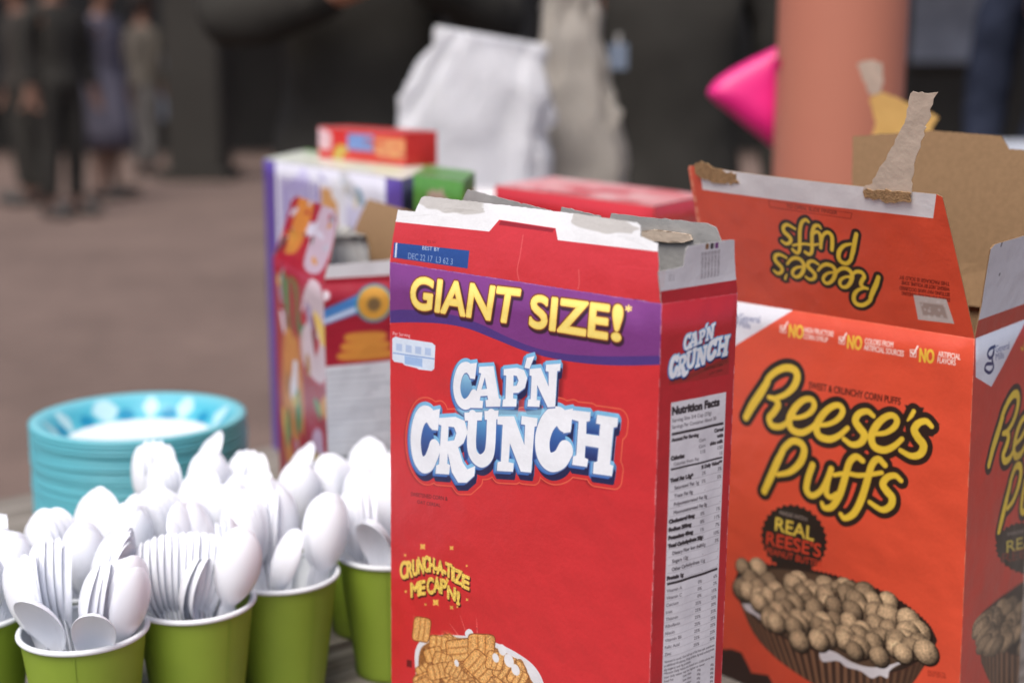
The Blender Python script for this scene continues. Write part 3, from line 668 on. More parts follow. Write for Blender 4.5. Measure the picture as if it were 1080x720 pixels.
for i, s_ in enumerate(('Vitamin A', 'Vitamin C', 'Calcium', 'Iron', 'Thiamin', 'Riboflavin', 'Niacin', 'Vitamin B6', 'Folic Acid', 'Zinc')):
    line(F1, s_, xl, y, .0018, INK, maxw=wd * .5); line(F1, ('0%', '0%', '0%', '25%', '25%', '25%', '25%', '25%', '25%', '25%')[i], xr - .013, y, .0018, INK, align=1); line(F1, ('6%', '2%', '15%', '25%', '30%', '35%', '25%', '25%', '25%', '30%')[i], xr, y, .0018, INK, align=1); rule(y - .001, .00015, (160, 154, 158)); y -= .0041
for s_ in ('*Amount in cereal. One half cup of fat free milk contributes', 'an additional 40 calories, 65mg sodium, 6g total carbohydrates', '(6g sugars) and 4g protein.', '**Percent Daily Values are based on a 2,000 calorie diet.', 'Your daily values may be higher or lower'): line(F1, s_, xl, y, .0013, INK, maxw=wd); y -= .0023
for s_ in ('Total Fat', 'Sat. Fat', 'Cholesterol', 'Sodium', 'Potassium', 'Total Carb.', 'Dietary Fiber'):
    line(F1, s_, xl, y, .0013, INK); line(F1, 'Less than', xl + .014, y, .0013, INK); line(F1, '65g', xr - .011, y, .0013, INK, align=1); line(F1, '80g', xr, y, .0013, INK, align=1); y -= .0025
rule(y + .001, .0004); y -= .0012
for s_ in ('Ingredients: Corn Flour, Sugar, Oat Flour, Brown Sugar,', 'Coconut Oil, Salt, Niacinamide*, Reduced Iron, Yellow 5,', 'Zinc Oxide (A Source of Zinc), Yellow 6, Thiamin', 'Mononitrate*, Pyridoxine Hydrochloride*, Riboflavin*,', 'Folic Acid*. BHT (A Preservative). *One of the B Vitamins.'):
    line(F1, s_, xl, y, .0014, INK, maxw=wd, grow=.0001); y -= .0026
wear(b, F1)
mF1 = b.material('red_side_print')
Bp = F2.canvas(RED); mF2 = Bp.material('red_back_print')
red = tag(empty('cereal_box', (F0.pt(F0.w / 2, 0).x, F0.pt(F0.w / 2, 0).y, TT)), 'open red cereal box with purple band, in sharp focus in front', 'cereal box')
def rehome(root):
    M0 = Matrix.Translation(root.location)
    for o in root.children:
        if o.type == 'MESH': o.data.transform(M0.inverted())
carton_body('carton', fc, red, [mF0, mF1, mF2, mF2, M['inner']], (.003, .001), 1)
# front flap
fl = hinge(F0, math.radians(-7), .04); fa = fl.canvas((204, 48, 54))
Zf = lambda *p: fl.P(*Z1(*p))
redline = [Zf(30, 120), Zf(315, 150), Zf(340, 115), Zf(505, 140), Zf(515, 175), Zf(830, 211)]
fa.poly(redline + [Zf(840, -60), Zf(0, -60)], (232, 232, 232))
for cx, cy, wx, wy in ((205, 75, 95, 22), (650, 128, 100, 26)):
    fa.poly(smooth_path([Zf(cx + wx * math.cos(t) * random.uniform(.85, 1.1), cy + wx * .13 * math.cos(t) + wy * math.sin(t) * random.uniform(.8, 1.15)) for t in np.linspace(0, 6.28, 22)[:-1]], 4, True), (196, 192, 186), soft=4)
fa.poly([Zf(345, 118), Zf(503, 142), Zf(497, 152), Zf(340, 130)], (150, 24, 34), soft=2)
fa.poly([Zf(42, 182), Zf(262, 206), Zf(258, 258), Zf(40, 226)], (34, 74, 144)); fa.poly([Zf(47, 183), Zf(52, 183), Zf(50, 226), Zf(45, 226)], (210, 216, 230))
for s_, p0, p1, t0, c in (('DEC 22 17  L3 62 3', (84, 229), (214, 247), (85, 212), (150, 170, 206)), ('BEST BY', (126, 203), (176, 208), (126, 192), (214, 220, 232)), ('B2 W', (140, 183), (166, 186), (140, 175), (150, 24, 30))):
    fa.fill(fa.sd(text_polys(s_, Zf(*p0), Zf(*p1), Zf(*t0)), pad=.001), c)
for pts in ([(412, 160), (408, 220), (402, 262), (408, 292)], [(582, 262), (584, 300), (580, 318)]):
    fa.fill(fa.sd(strokes=[(smooth_path([Zf(*p_) for p_ in pts], 6), .0003)]), (240, 130, 120), soft=3, alpha=.6)
wear(fa, fl, top=False)
out = [(0, 0)] + [Zf(*p_) for p_ in ((47, 86), (98, 92), (113, 50), (122, 46), (300, 66), (560, 97), (742, 122), (755, 132), (757, 164), (808, 184))] + [(F0.w, 0)]
panel('front_flap', fl, out, red, [fa.material('red_flap_print'), M['inner']], bend=lambda u, t: -.004 * t * t + .0012 * math.sin(9 * u) * t, jitter=.00012)
# back flap (its grey inside shows), in three tongues with cuts between
bl_ = hinge(F2, math.radians(-4), .05)
Zb = lambda *p: bl_.P(*Z1(*p))
W2 = F2.w
o2 = [(0, 0), Zb(1000, 175), Zb(985, 137), Zb(960, 126), Zb(680, 97), Zb(672, 128), Zb(650, 126), Zb(648, 104), Zb(534, 78), Zb(528, 110), Zb(512, 108), Zb(508, 90), Zb(260, 27), Zb(245, 60), (W2, 0)]
o2 = [np.asarray(p_, float) for p_ in o2]
panel('back_flap', bl_, o2, red, [mF2, M['inner']], jitter=.00015)
rg = hinge(F2, math.radians(-4), .05)   # torn ridge of glue paper on the back flap's inside
rid = panel('torn_ridge', bl_, [Zb(760, 150), Zb(800, 144), Zb(915, 158), Zb(922, 172), Zb(900, 180), Zb(820, 176), Zb(756, 168)], red, [M['torn'], M['torn']], jitter=.0005, th=.0016)
for v in rid.data.vertices: v.co -= bl_.n * .0012
# right flap
rf = hinge(F1, math.radians(4), .04); ra = rf.canvas((198, 40, 52)); Zr = lambda *p: rf.P(*Z1(*p))
ra.poly([Zr(800, 328), Zr(1060, 288), Zr(1060, 100), Zr(790, 120)], (230, 228, 232))
for k, c in enumerate(((140, 100, 60), (50, 50, 56), (120, 60, 130))): ra.poly([Zr(943 + k * 14, 183 - k * 1.5), Zr(952 + k * 14, 182 - k * 1.5), Zr(953 + k * 14, 199 - k * 1.5), Zr(944 + k * 14, 200 - k * 1.5)], c)
for k in range(6): ra.fill(ra.sd(text_polys('Printed on recycled board 100%', Zr(944 + k * 9.5, 286 - k * 1.5), Zr(940 + k * 9.5, 208 - k * 1.5), Zr(937 + k * 9.5, 287 - k * 1.5)), pad=.001), (120, 112, 118))
for k in range(3): ra.fill(ra.sd(text_polys('24 6', Zr(843, 280 + k * 7), Zr(860, 278 + k * 7), Zr(843, 275 + k * 7)), pad=.001), (150, 146, 150))
wear(ra, rf, top=False)
panel('side_flap', rf, [(0, 0), Zr(812, 266), Zr(866, 256), Zr(884, 250), Zr(886, 200), Zr(892, 190), Zr(1014, 171), Zr(1026, 172), (F1.w, 0)], red, [ra.material('side_flap_print'), M['inner']], bend=.003, jitter=.0001)
# left flap folded down inside
lf = hinge(F3, math.radians(-62), .045); panel('side_flap', lf, [(.012, 0), (F3.w - .012, 0), (F3.w - .014, .034), (.014, .034)], red, [mF2, M['inner']])
rehome(red)
# ------------------------------------------------------------------ the orange cereal box
zt = EYE.z - .168
C = at_height(1028, 357, zt); L_ = at_height(750, 313.5, zt); R_ = at_height(1080, 337, zt)
R_ = C + (R_ - C) * 1.3
gc = box_faces(L_, C, R_, TT, shift=(.0058, .0)); G0, G1, G2, G3 = gc
ORG = (222, 84, 56); DORG = (198, 64, 50); BRN = (44, 36, 30); GOLD = (232, 200, 64)
ra_ = G0.canvas(ORG)
Q = lambda x, y: (770 + x / 3.7875, 370 + y / 3.7875)
Q4 = lambda x, y: (760 + x * .2963, 310 + y * .2963); Q5 = lambda x, y: (760 + x * .2963, 510 + y * .2963)
gz = lambda pts, z=Q, f=None: np.array([(f or G0).P(*z(*p)) for p in pts])
SCRIPT = [  # path, half widths along it (zoom pixels)
    ([(66, 264), (92, 216), (124, 168), (152, 122)], (14, 17, 17, 14)),
    ([(138, 146), (160, 104), (196, 76), (232, 66), (262, 76), (272, 104), (258, 142), (226, 172), (186, 188)], (13, 13, 13, 14, 15, 15, 14, 11, 10)),
    ([(158, 184), (184, 192), (196, 214), (180, 242), (160, 268), (172, 296), (206, 300), (236, 282), (262, 256)], (9, 12, 14, 14, 13, 13, 12, 10, 9)),
    ([(244, 266), (290, 262), (326, 244), (342, 216), (330, 192), (300, 194), (266, 224), (242, 270), (252, 310), (290, 324), (328, 308), (356, 282)], (8, 9, 11, 12, 11, 12, 14, 15, 14, 13, 11, 9)),
    ([(352, 294), (400, 290), (438, 268), (454, 238), (440, 216), (410, 222), (376, 252), (352, 298), (362, 336), (402, 350), (440, 336), (474, 306)], (8, 9, 11, 12, 11, 12, 14, 15, 14, 13, 11, 9)),
    ([(576, 258), (552, 240), (520, 248), (504, 276), (520, 304), (540, 334), (526, 364), (492, 372), (460, 350)], (9, 11, 12, 14, 15, 15, 13, 11, 9)),
    ([(572, 330), (622, 326), (658, 304), (670, 276), (652, 256), (622, 264), (590, 294), (568, 340), (580, 380), (618, 394), (656, 380), (690, 350)], (8, 9, 11, 12, 11, 12, 14, 15, 14, 13, 11, 9)),
    ([(736, 240), (726, 258), (712, 276)], (8, 8, 4)),
    ([(806, 300), (784, 280), (754, 288), (738, 314), (752, 344), (774, 376), (762, 410), (726, 418), (684, 396)], (9, 11, 12, 14, 15, 15, 13, 11, 9)),
    ([(142, 558), (166, 506), (192, 446), (216, 398)], (14, 16, 16, 13)),
    ([(200, 428), (222, 386), (256, 358), (290, 366), (304, 396), (288, 442), (246, 480), (196, 492)], (12, 13, 13, 14, 15, 15, 12, 9)),
    ([(338, 452), (320, 506), (314, 552), (336, 574), (370, 556), (396, 512), (412, 468)], (13, 14, 14, 12, 11, 12, 12)),
    ([(412, 468), (398, 520), (394, 564), (412, 580), (434, 566)], (12, 12, 12, 11, 8)),
    ([(534, 436), (508, 420), (482, 444), (464, 510), (444, 574), (416, 618), (386, 622), (376, 604)], (11, 12, 13, 14, 14, 13, 11, 9)),
    ([(424, 492), (470, 486), (516, 494), (560, 492), (610, 484)], (8, 9, 9, 9, 8)),
    ([(622, 454), (596, 430), (570, 454), (550, 524), (528, 594), (500, 646), (466, 664), (450, 648)], (11, 12, 13, 14, 14, 13, 11, 9)),
    ([(686, 516), (662, 496), (630, 504), (614, 530), (628, 556), (650, 584), (644, 616), (610, 632), (562, 602)], (9, 11, 12, 14, 15, 15, 13, 11, 9))]
EXTRA = [[(700, 214), (776, 226), (766, 262), (838, 290), (812, 342), (740, 330)]]
def script_logo(art, mp, k, grow=22, extra=True):
    st = []
    for p, r in SCRIPT:
        pp = smooth_path(mp(p), 7); rr = np.interp(np.linspace(0, 1, len(pp)), np.linspace(0, 1, len(r)), r) * k; st.append((pp, rr * 1.10))
    w_ = art.sd(strokes=st, pad=(grow + 4) * k)
    if extra: art.fill(art.sd([mp(e) for e in EXTRA], pad=.001), BRN, soft=2)
    art.fill(w_, BRN, grow=grow * k); art.fill(w_, (190, 150, 44), grow=.6 * k); art.fill(w_, GOLD, grow=-1.2 * k, soft=2)
kq = np.linalg.norm(G0.P(*Q(400, 360)) - G0.P(*Q(400, 260))) / 100
# neighbour print: white corner, claims
ra_.poly(gz([(-60, 0), (267, 52), (0, 216), (-60, 250)], Q4), (224, 226, 232)); text(G0, 'General', Q4(66, 94), Q4(140, 104), Q4(67, 70), (70, 82, 130)); text(G0, 'Mills', Q4(66, 118), Q4(106, 124), Q4(67, 95), (70, 82, 130))
ra_.fill(ra_.sd(strokes=[(smooth_path(gz([(50, 70), (58, 84), (56, 104), (48, 116)], Q4), 5), .0007)]), (40, 50, 110))
def tick(x, y):
    ra_.fill(ra_.sd(strokes=[(gz([(x, y), (x + 20, y + 2), (x + 20, y + 26), (x, y + 23), (x, y)], Q4), .00035)]), (240, 210, 200))
    ra_.fill(ra_.sd(strokes=[(gz([(x + 4, y + 8), (x + 10, y + 18), (x + 26, y - 12)], Q4), .0006)]), (250, 230, 220))
for x, y, nb, nt_, lines in ((213, 112, (244, 152), (246, 108), (('HIGH FRUCTOSE', (298, 136), (402, 152), (299, 118)), ('CORN SYRUP', (296, 158), (382, 172), (297, 141)))),
                             (422, 152, (452, 192), (454, 147), (('COLORS FROM', (514, 176), (614, 190), (515, 157)), ('ARTIFICIAL SOURCES', (511, 198), (652, 222), (512, 179)))),
                             (676, 198, (708, 240), (710, 194), (('ARTIFICIAL', (774, 222), (853, 234), (775, 203)), ('FLAVORS', (772, 244), (836, 254), (773, 225))))):
    tick(x, y); text(G0, 'NO', Q4(*nb), Q4(nb[0] + 50, nb[1] + 6), Q4(*nt_), (240, 196, 70), grow=.0004)
    for s_, p0, p1, t0 in lines: text(G0, s_, Q4(*p0), Q4(*p1), Q4(*t0), (246, 224, 214), grow=.00012)
text(G0, 'SWEET & CRUNCHY CORN PUFFS', Q4(318, 334), Q4(642, 394), Q4(319, 311), (70, 30, 22), grow=.00012)
script_logo(ra_, lambda p: gz(p), kq)
# scalloped badge
def badge(art, f, z, cx, cy, rx, ry, rows, sx=1):
    pts = []
    for t in np.linspace(0, 2 * math.pi, 145)[:-1]:
        m = 1 + .035 * math.cos(t * 30); pts.append((cx + rx * m * math.cos(t), cy + ry * m * math.sin(t) + .10 * (rx * m * math.cos(t))))
    art.poly(gz(pts, z, f), BRN)
    for s_, p0, p1, t0, c, g in rows: art.fill(art.sd(text_polys(s_, f.P(*z(*p0)), f.P(*z(*p1)), f.P(*z(*t0))), pad=.002), c, grow=g)
badge(ra_, G0, Q5, 268, 192, 116, 118, (('MADE WITH', (216, 106), (314, 130), (217, 93), (150, 138, 128), .0001), ('REAL', (200, 162), (338, 200), (203, 116), (232, 204, 80), .0003), ("REESE'S", (168, 212), (362, 258), (171, 168), (214, 70, 44), .0003), ('PEANUT BUTTER', (168, 244), (368, 296), (170, 222), (214, 70, 44), .0001)))
# printed picture: a brown fluted cup heaped with round puffs
def puff_cup(art, f, z, W, seed, top, base, nflute=30, rad=36, milk=True):
    rn = random.Random(seed); T = [np.array(p, float) for p in top]; B = [np.array(p, float) for p in base]
    Tn = smooth_path(T, 16); Bn = smooth_path(B, 16)
    rs = lambda P, n: np.stack([np.interp(np.linspace(0, 1, n), np.linspace(0, 1, len(P)), P[:, i]) for i in (0, 1)], 1)
    n = nflute * 2; t_, b_ = rs(Tn, n + 1), rs(Bn, n + 1)
    back = [(p[0], p[1]) for p in W]
    zig = [];  bk = rs(smooth_path(np.array(back), 8), 110)
    for i, p in enumerate(bk): zig.append((p[0], p[1] - (7 if i % 2 else 0)))
    art.poly(gz(list(t_) + zig[::-1], z, f), (48, 36, 30))
    art.poly(gz(list(t_) + list(b_[::-1]), z, f), (66, 46, 36), soft=2)
    for i in range(0, n, 2):
        qd = [t_[i], t_[i + 1], b_[i + 1], b_[i]]; l = .62 + .38 * math.sin(math.pi * min(1, (i / n) * .9 + .15))
        art.poly(gz(qd, z, f), np.array((134, 98, 72)) * l, soft=4)
    return rn
top = [(50, 350), (90, 440), (150, 500), (230, 548), (330, 590), (430, 630), (520, 660), (600, 672), (690, 640), (770, 560)]
base = [(70, 420), (120, 530), (190, 610), (270, 670), (350, 720), (430, 760), (520, 790), (590, 790), (660, 740), (750, 610)]
wall = [(50, 350), (70, 310), (130, 290), (240, 290), (330, 306), (430, 330), (560, 374), (660, 430), (740, 500), (772, 560)]
ra_.poly(gz([(-40, 590), (40, 588), (75, 600), (95, 640), (110, 672), (170, 680), (190, 720), (-40, 720)], Q5), (54, 34, 28), soft=6)
rn = puff_cup(ra_, G0, Q5, wall, 4, top, base)
ra_.poly(smooth_path(gz([(66, 356), (120, 462), (240, 544), (360, 590), (470, 640), (600, 660), (660, 628), (740, 560), (700, 500), (560, 400), (400, 330), (180, 300)], Q5), 6, True), (92, 72, 54), soft=6)
ra_.poly(smooth_path(gz([(60, 350), (90, 336), (180, 420), (190, 520), (130, 470), (86, 440)], Q5), 5, True), (206, 200, 200), soft=4)
ra_.poly(smooth_path(gz([(358, 588), (410, 596), (470, 632), (540, 650), (610, 640), (720, 600), (712, 620), (640, 640), (604, 664), (596, 690), (570, 680), (540, 690), (500, 664), (450, 650), (420, 628), (364, 630)], Q5), 5, True), (214, 212, 214), soft=2)
ks = np.linalg.norm(G0.P(*Q5(300, 460)) - G0.P(*Q5(300, 360))) / 100; kx = np.linalg.norm(G0.P(*Q5(400, 420)) - G0.P(*Q5(300, 405))) / 100
spots = []
for row, (xs, y0, y1, n) in enumerate((((90, 400), 306, 330, 7), ((120, 520), 330, 400, 9), ((90, 600), 370, 420, 11), ((130, 660), 400, 470, 12), ((170, 710), 450, 540, 12), ((190, 720), 490, 570, 11), ((290, 720), 545, 590, 9))):
    for i in range(n):
        t = (i + rn.uniform(-.25, .25)) / (n - 1); x = xs[0] + (xs[1] - xs[0]) * t; spots.append((x, y0 + (y1 - y0) * t + rn.uniform(-14, 14)))
spots += [(286, 348), (240, 440), (380, 400), (450, 370), (340, 440), (300, 395), (372, 540), (266, 504), (480, 590), (566, 610), (580, 548), (650, 600), (150, 310), (200, 306), (80, 376), (140, 420), (180, 480)]
spots = [q_ for q_ in spots if not (140 < q_[0] < 395 and q_[1] < 348)]
spots.sort(key=lambda p: p[1] - .12 * p[0])
for x, y in spots:
    m = rn.uniform(.85, 1.12); c = np.array((202, 174, 136)) * rn.uniform(.74, 1.08)
    p = G0.P(*Q5(x, y)); ra_.ball(p + np.array((.0004, -.0008)), 41 * kx * m * .94, 43 * ks * m * .94, (64, 44, 30), 0, (.5, .6)); ra_.ball(p, 37 * kx * m * .94, 40 * ks * m * .94, tuple(c), rn.uniform(-.5, .5), (.40, 1.14))
text(G0, 'ENLARGED TO', Q5(738, 672), Q5(800, 682), Q5(738, 662), (130, 34, 20)); text(G0, 'SHOW TEXTURE', Q5(738, 682), Q5(802, 692), Q5(738, 674), (130, 34, 20))
wear(ra_, G0, (240, 170, 140))
mG0 = ra_.material('orange_front_print')
# right wall
rb = G1.canvas(DORG); V6 = lambda x, y: (1010 + x / 1.8, 320 + y / 1.8)
gv = lambda pts: np.array([G1.P(*q_) for q_ in pts])
tri = [Q4(908, 152), Q4(1100, 70), Q4(962, 330), Q4(908, 296)]
rb.poly(gv(tri), (222, 224, 232))
NB = (34, 44, 96)
rb.fill(rb.sd(strokes=[(smooth_path(gv([Q4(*p) for p in ((976, 186), (958, 196), (950, 214), (958, 228), (970, 216), (972, 200), (966, 232), (970, 262), (956, 280), (940, 268), (946, 250), (964, 248))]), 6), .0011)]), NB)
rb.fill(rb.sd(text_polys('General', G1.P(*Q4(978, 208)), G1.P(*Q4(1026, 194)), G1.P(*Q4(978, 184))), pad=.001), (80, 92, 140)); rb.fill(rb.sd(text_polys('Mills', G1.P(*Q4(978, 236)), G1.P(*Q4(1006, 227)), G1.P(*Q4(978, 212))), pad=.001), (80, 92, 140))
tick_ = gv([Q4(1068, 190), Q4(1074, 200), Q4(1084, 166)]); rb.fill(rb.sd(strokes=[(tick_, .0006)]), GOLD)
am2 = affine([(66, 264), (142, 558), (238, 66), (170, 296)], [G1.P(*p) for p in ((1041.5, 489), (1051.5, 559), (1068, 414), (1059, 489))])
k2 = np.linalg.norm(am2([(300, 300)]) - am2([(300, 200)])) / 100
script_logo(rb, am2, k2, 22, False)
badge(rb, G1, V6, 128, 440 + 24, 58, 48, (('MADE WITH', (92, 440), (160, 428), (92, 434), (150, 138, 128), .0001), ('REAL', (90, 472), (160, 456), (90, 450), (200, 180, 80), .0002), ("REESE'S", (82, 492), (176, 470), (82, 474), (120, 48, 34), .0001)))
W1 = [(36, 610), (48, 586), (80, 560), (126, 530), (180, 510)]
puff_cup(rb, G1, V6, W1, 5, [(36, 610), (60, 640), (90, 660), (130, 670), (180, 660)], [(44, 680), (62, 720), (90, 740), (130, 750), (180, 740)], 14)
rn = random.Random(8)
k6 = np.linalg.norm(G1.P(*V6(80, 560)) - G1.P(*V6(80, 460))) / 100; k6x = np.linalg.norm(G1.P(*V6(120, 560)) - G1.P(*V6(60, 575))) / 60
sp = [(rn.uniform(40, 170), rn.uniform(0, 1)) for _ in range(64)]; sp = [(x, 600 - (x - 40) * .6 + t * (50 + (x - 40) * .6)) for x, t in sp]; sp.sort(key=lambda p: p[1])
for x, y in sp: rb.ball(G1.P(*V6(x, y)), 14 * k6x, 16 * k6, tuple(np.array((170, 142, 110)) * rn.uniform(.7, 1.05)), 0, (.42, 1.1))
wear(rb, G1, (240, 170, 140)); mG1 = rb.material('orange_side_print')
rc = G2.canvas(ORG); mG2 = rc.material('orange_back_print')
org = tag(empty('cereal_box', (G0.pt(G0.w / 2, 0).x, G0.pt(G0.w / 2, 0).y, TT)), 'open orange cereal box with tall front flap raised, partly behind the red one', 'cereal box')
carton_body('carton', gc, org, [mG0, mG1, mG2, mG2, M['kraft']], (.0018, .001), 2)
# front flap leaning out
ff = hinge(G0, math.radians(14), .115); fa = ff.canvas((220, 82, 54)); Z3 = lambda x, y: (720 + .375 * x, 50 + .375 * y); Zf = lambda *p: ff.P(*Z3(*p))
fa.poly([Zf(60, 398), Zf(52, 320), Zf(720, 405), Zf(709, 478)], (230, 228, 226))
fa.fill(fa.sd(strokes=[(np.array([Zf(250, 425), Zf(252, 445), Zf(480, 478), Zf(484, 462)]), .0003)]), (170, 48, 28)); fa.fill(fa.sd(strokes=[(np.array([Zf(250, 425), Zf(484, 462)]), .00025)]), (170, 48, 28))
for s_, p0, p1, t0 in (('TO OPEN, SLIDE FINGER', (300, 447), (442, 466), (301, 437)),): fa.fill(fa.sd(text_polys(s_, Zf(*p0), Zf(*p1), Zf(*t0)), pad=.001), (90, 30, 20))
Z7 = lambda x, y: ff.P(800 + x / 6.855, 225 + y / 6.855)
am3 = affine([(66, 264), (142, 558), (806, 300), (232, 66), (686, 516), (262, 490)], [Z7(*p) for p in ((876, 446), (722, 150), (118, 448), (740, 648), (178, 140), (610, 250))])
k3 = np.linalg.norm(am3([(300, 300)]) - am3([(300, 200)])) / 100
script_logo(fa, am3, k3, 24)
for k, s_ in enumerate(('THIS PACKAGE IS SOLD BY', 'WEIGHT, NOT BY VOLUME. SOME', 'SETTLING MAY HAVE OCCURRED', 'DURING SHIPPING AND HANDLING')):
    y0 = 640 + k * 15; fa.fill(fa.sd(text_polys(s_, Zf(752, y0 + 20), Zf(612 + 6 * (k % 2), y0), Zf(751, y0 + 30)), pad=.001), (110, 34, 22), grow=.0001)
patch = [Zf(650, 695), Zf(742, 708), Zf(764, 777), Zf(662, 765)]
fa.poly(patch, (196, 186, 178)); fa.poly([Zf(668, 716), Zf(735, 724), Zf(745, 762), Zf(676, 752)], (160, 144, 134), soft=6)
for i in range(14): c_ = Zf(random.uniform(662, 748), random.uniform(712, 762)); fa.disc(c_, random.uniform(.0004, .0012), (214, 208, 204), soft=4, alpha=.5)
wear(fa, ff, (240, 170, 140), top=False)
out = [(0, 0), Zf(38, 470), Zf(20, 338), Zf(24, 330), Zf(60, 334), Zf(720, 410), Zf(736, 418), (G0.w, 0)]
panel('front_flap', ff, out, org, [fa.material('orange_flap_print'), M['kraft']], bend=lambda u, t: .003 * math.sin(math.pi * u) * t + .002 * t * t)
pl_ = lambda name, o, m, off, **k: panel(name, Face(ff.O + ff.n * off, ff.U, ff.V), o, org, m, **k)
t1 = pl_('torn_patch', [Zf(40, 322), Zf(70, 322), Zf(110, 338), Zf(160, 354), Zf(168, 378), Zf(120, 380), Zf(70, 368), Zf(44, 352)], [M['fuzz'], M['fuzz']], .0038, jitter=.0007, th=.0012)
strip = [Zf(522, 418), Zf(520, 396), Zf(545, 366), Zf(575, 318), Zf(604, 268), Zf(622, 232), Zf(640, 198), Zf(646, 150), Zf(658, 118), Zf(690, 124), Zf(730, 121), Zf(716, 140), Zf(716, 158), Zf(706, 170), Zf(708, 190), Zf(696, 220), Zf(680, 262), Zf(664, 310), Zf(656, 380), Zf(652, 428), Zf(600, 424)]
t2 = pl_('torn_strip', strip, [M['torn'], M['torn']], .0042, jitter=.0006, th=.0004, bend=lambda u, t: .005 * math.sin(3 * t + 4 * u) * max(0, t - .8))
pl_('torn_patch', [Zf(520, 396), Zf(560, 394), Zf(655, 404), Zf(654, 430), Zf(598, 428), Zf(524, 418)], [M['fuzz'], M['fuzz']], .0052, jitter=.0008, th=.0012)
# back flap, kraft inside showing
bf = hinge(G2, math.radians(4), .12); Zb = lambda *p: bf.P(*Z3(*p))
o2 = [(0, 0), (.002, .05), Zb(1080, 318), Zb(960, 290), Zb(912, 286), Zb(888, 248), Zb(780, 240), Zb(700, 234), Zb(600, 240), Zb(472, 250)]
pL = o2[-1]; o2 += [Zb(474, 420), (Zb(474, 420)[0] - .001, 0)]
yc_ = bf.P(1025, 285)[1]; hb_ = max(float(np.asarray(p_)[1]) for p_ in o2)
panel('back_flap', bf, [np.asarray(p, float) for p in o2], org, [mG2, M['kraft']], jitter=.0002, bend=lambda u, t: .004 * t * t - .22 * max(0, yc_ - t * hb_))
# right flap
sf = hinge(G1, math.radians(9), .06); sa_ = sf.canvas((196, 66, 50)); Zs = lambda *p: sf.P(*p)
sa_.poly([Zs(1031, 338), Zs(1084, 319), Zs(1120, 200), Zs(1030, 200)], (228, 230, 236))
for p in ((1043, 274), (1053, 258), (1053, 289)): sa_.disc(Zs(*p), .0011, (90, 90, 100))
panel('side_flap', sf, [(0, 0), Zs(1035, 322), Zs(1042, 262), Zs(1046, 257), Zs(1080, 247), (G1.w - .006, .045), (G1.w, 0)], org, [sa_.material('orange_side_flap_print'), M['kraft']], bend=.002)
lf = hinge(G3, math.radians(-70), .05); panel('side_flap', lf, [(.012, 0), (G3.w - .012, 0), (G3.w - .016, .042), (.016, .042)], org, [mG2, M['kraft']])
rehome(org)
# ------------------------------------------------------------------ paper cups and plastic spoons
CUPH, RT, RB = .096, .0404, .0283
def make_cup():
    root = empty('paper_cup'); n = 56
    wall = lathe([(RB, .004), (RB + (RT - RB) * .5, CUPH * .5), (RT, CUPH)], n, [0, 0]); lathe([(RT - .0006, CUPH), (RB - .0004, .006), (0, .006)], n, [1, 1], wall)
    link('wall', bm_mesh(wall), [M['green'], M['cup_white']], root)
    rim = bmesh.new(); ring = []
    for k in range(n):
        t = 2 * math.pi * k / n; ring.append([rim.verts.new(((RT + .0004 + .0019 * math.cos(u)) * math.cos(t), (RT + .0004 + .0019 * math.cos(u)) * math.sin(t), CUPH + .0019 * math.sin(u))) for u in np.linspace(0, 2 * math.pi, 11)[:-1]])
    for k in range(n):
        for j in range(10):
            f = rim.faces.new((ring[k][j], ring[(k + 1) % n][j], ring[(k + 1) % n][(j + 1) % 10], ring[k][(j + 1) % 10])); f.smooth = True
    link('rim', bm_mesh(rim), M['cup_white'], root)
    b = lathe([(RB - .001, .0), (RB + .0003, .0), (RB + .0006, .0045)], n); link('base_ring', bm_mesh(b), M['green'], root)
    s = bmesh.new(); t0, t1 = -1.15, -1.13
    q = [((RB + .0005) * math.cos(t), (RB + .0005) * math.sin(t), .005) for t in (t0, t1)] + [((RT + .0005) * math.cos(t), (RT + .0005) * math.sin(t), CUPH - .003) for t in (t1, t0)]
    s.faces.new([s.verts.new(p) for p in q]); 
    link('seam', bm_mesh(s), mat('seam_green', (138, 164, 52), .5), root)
    return root
SL = .142
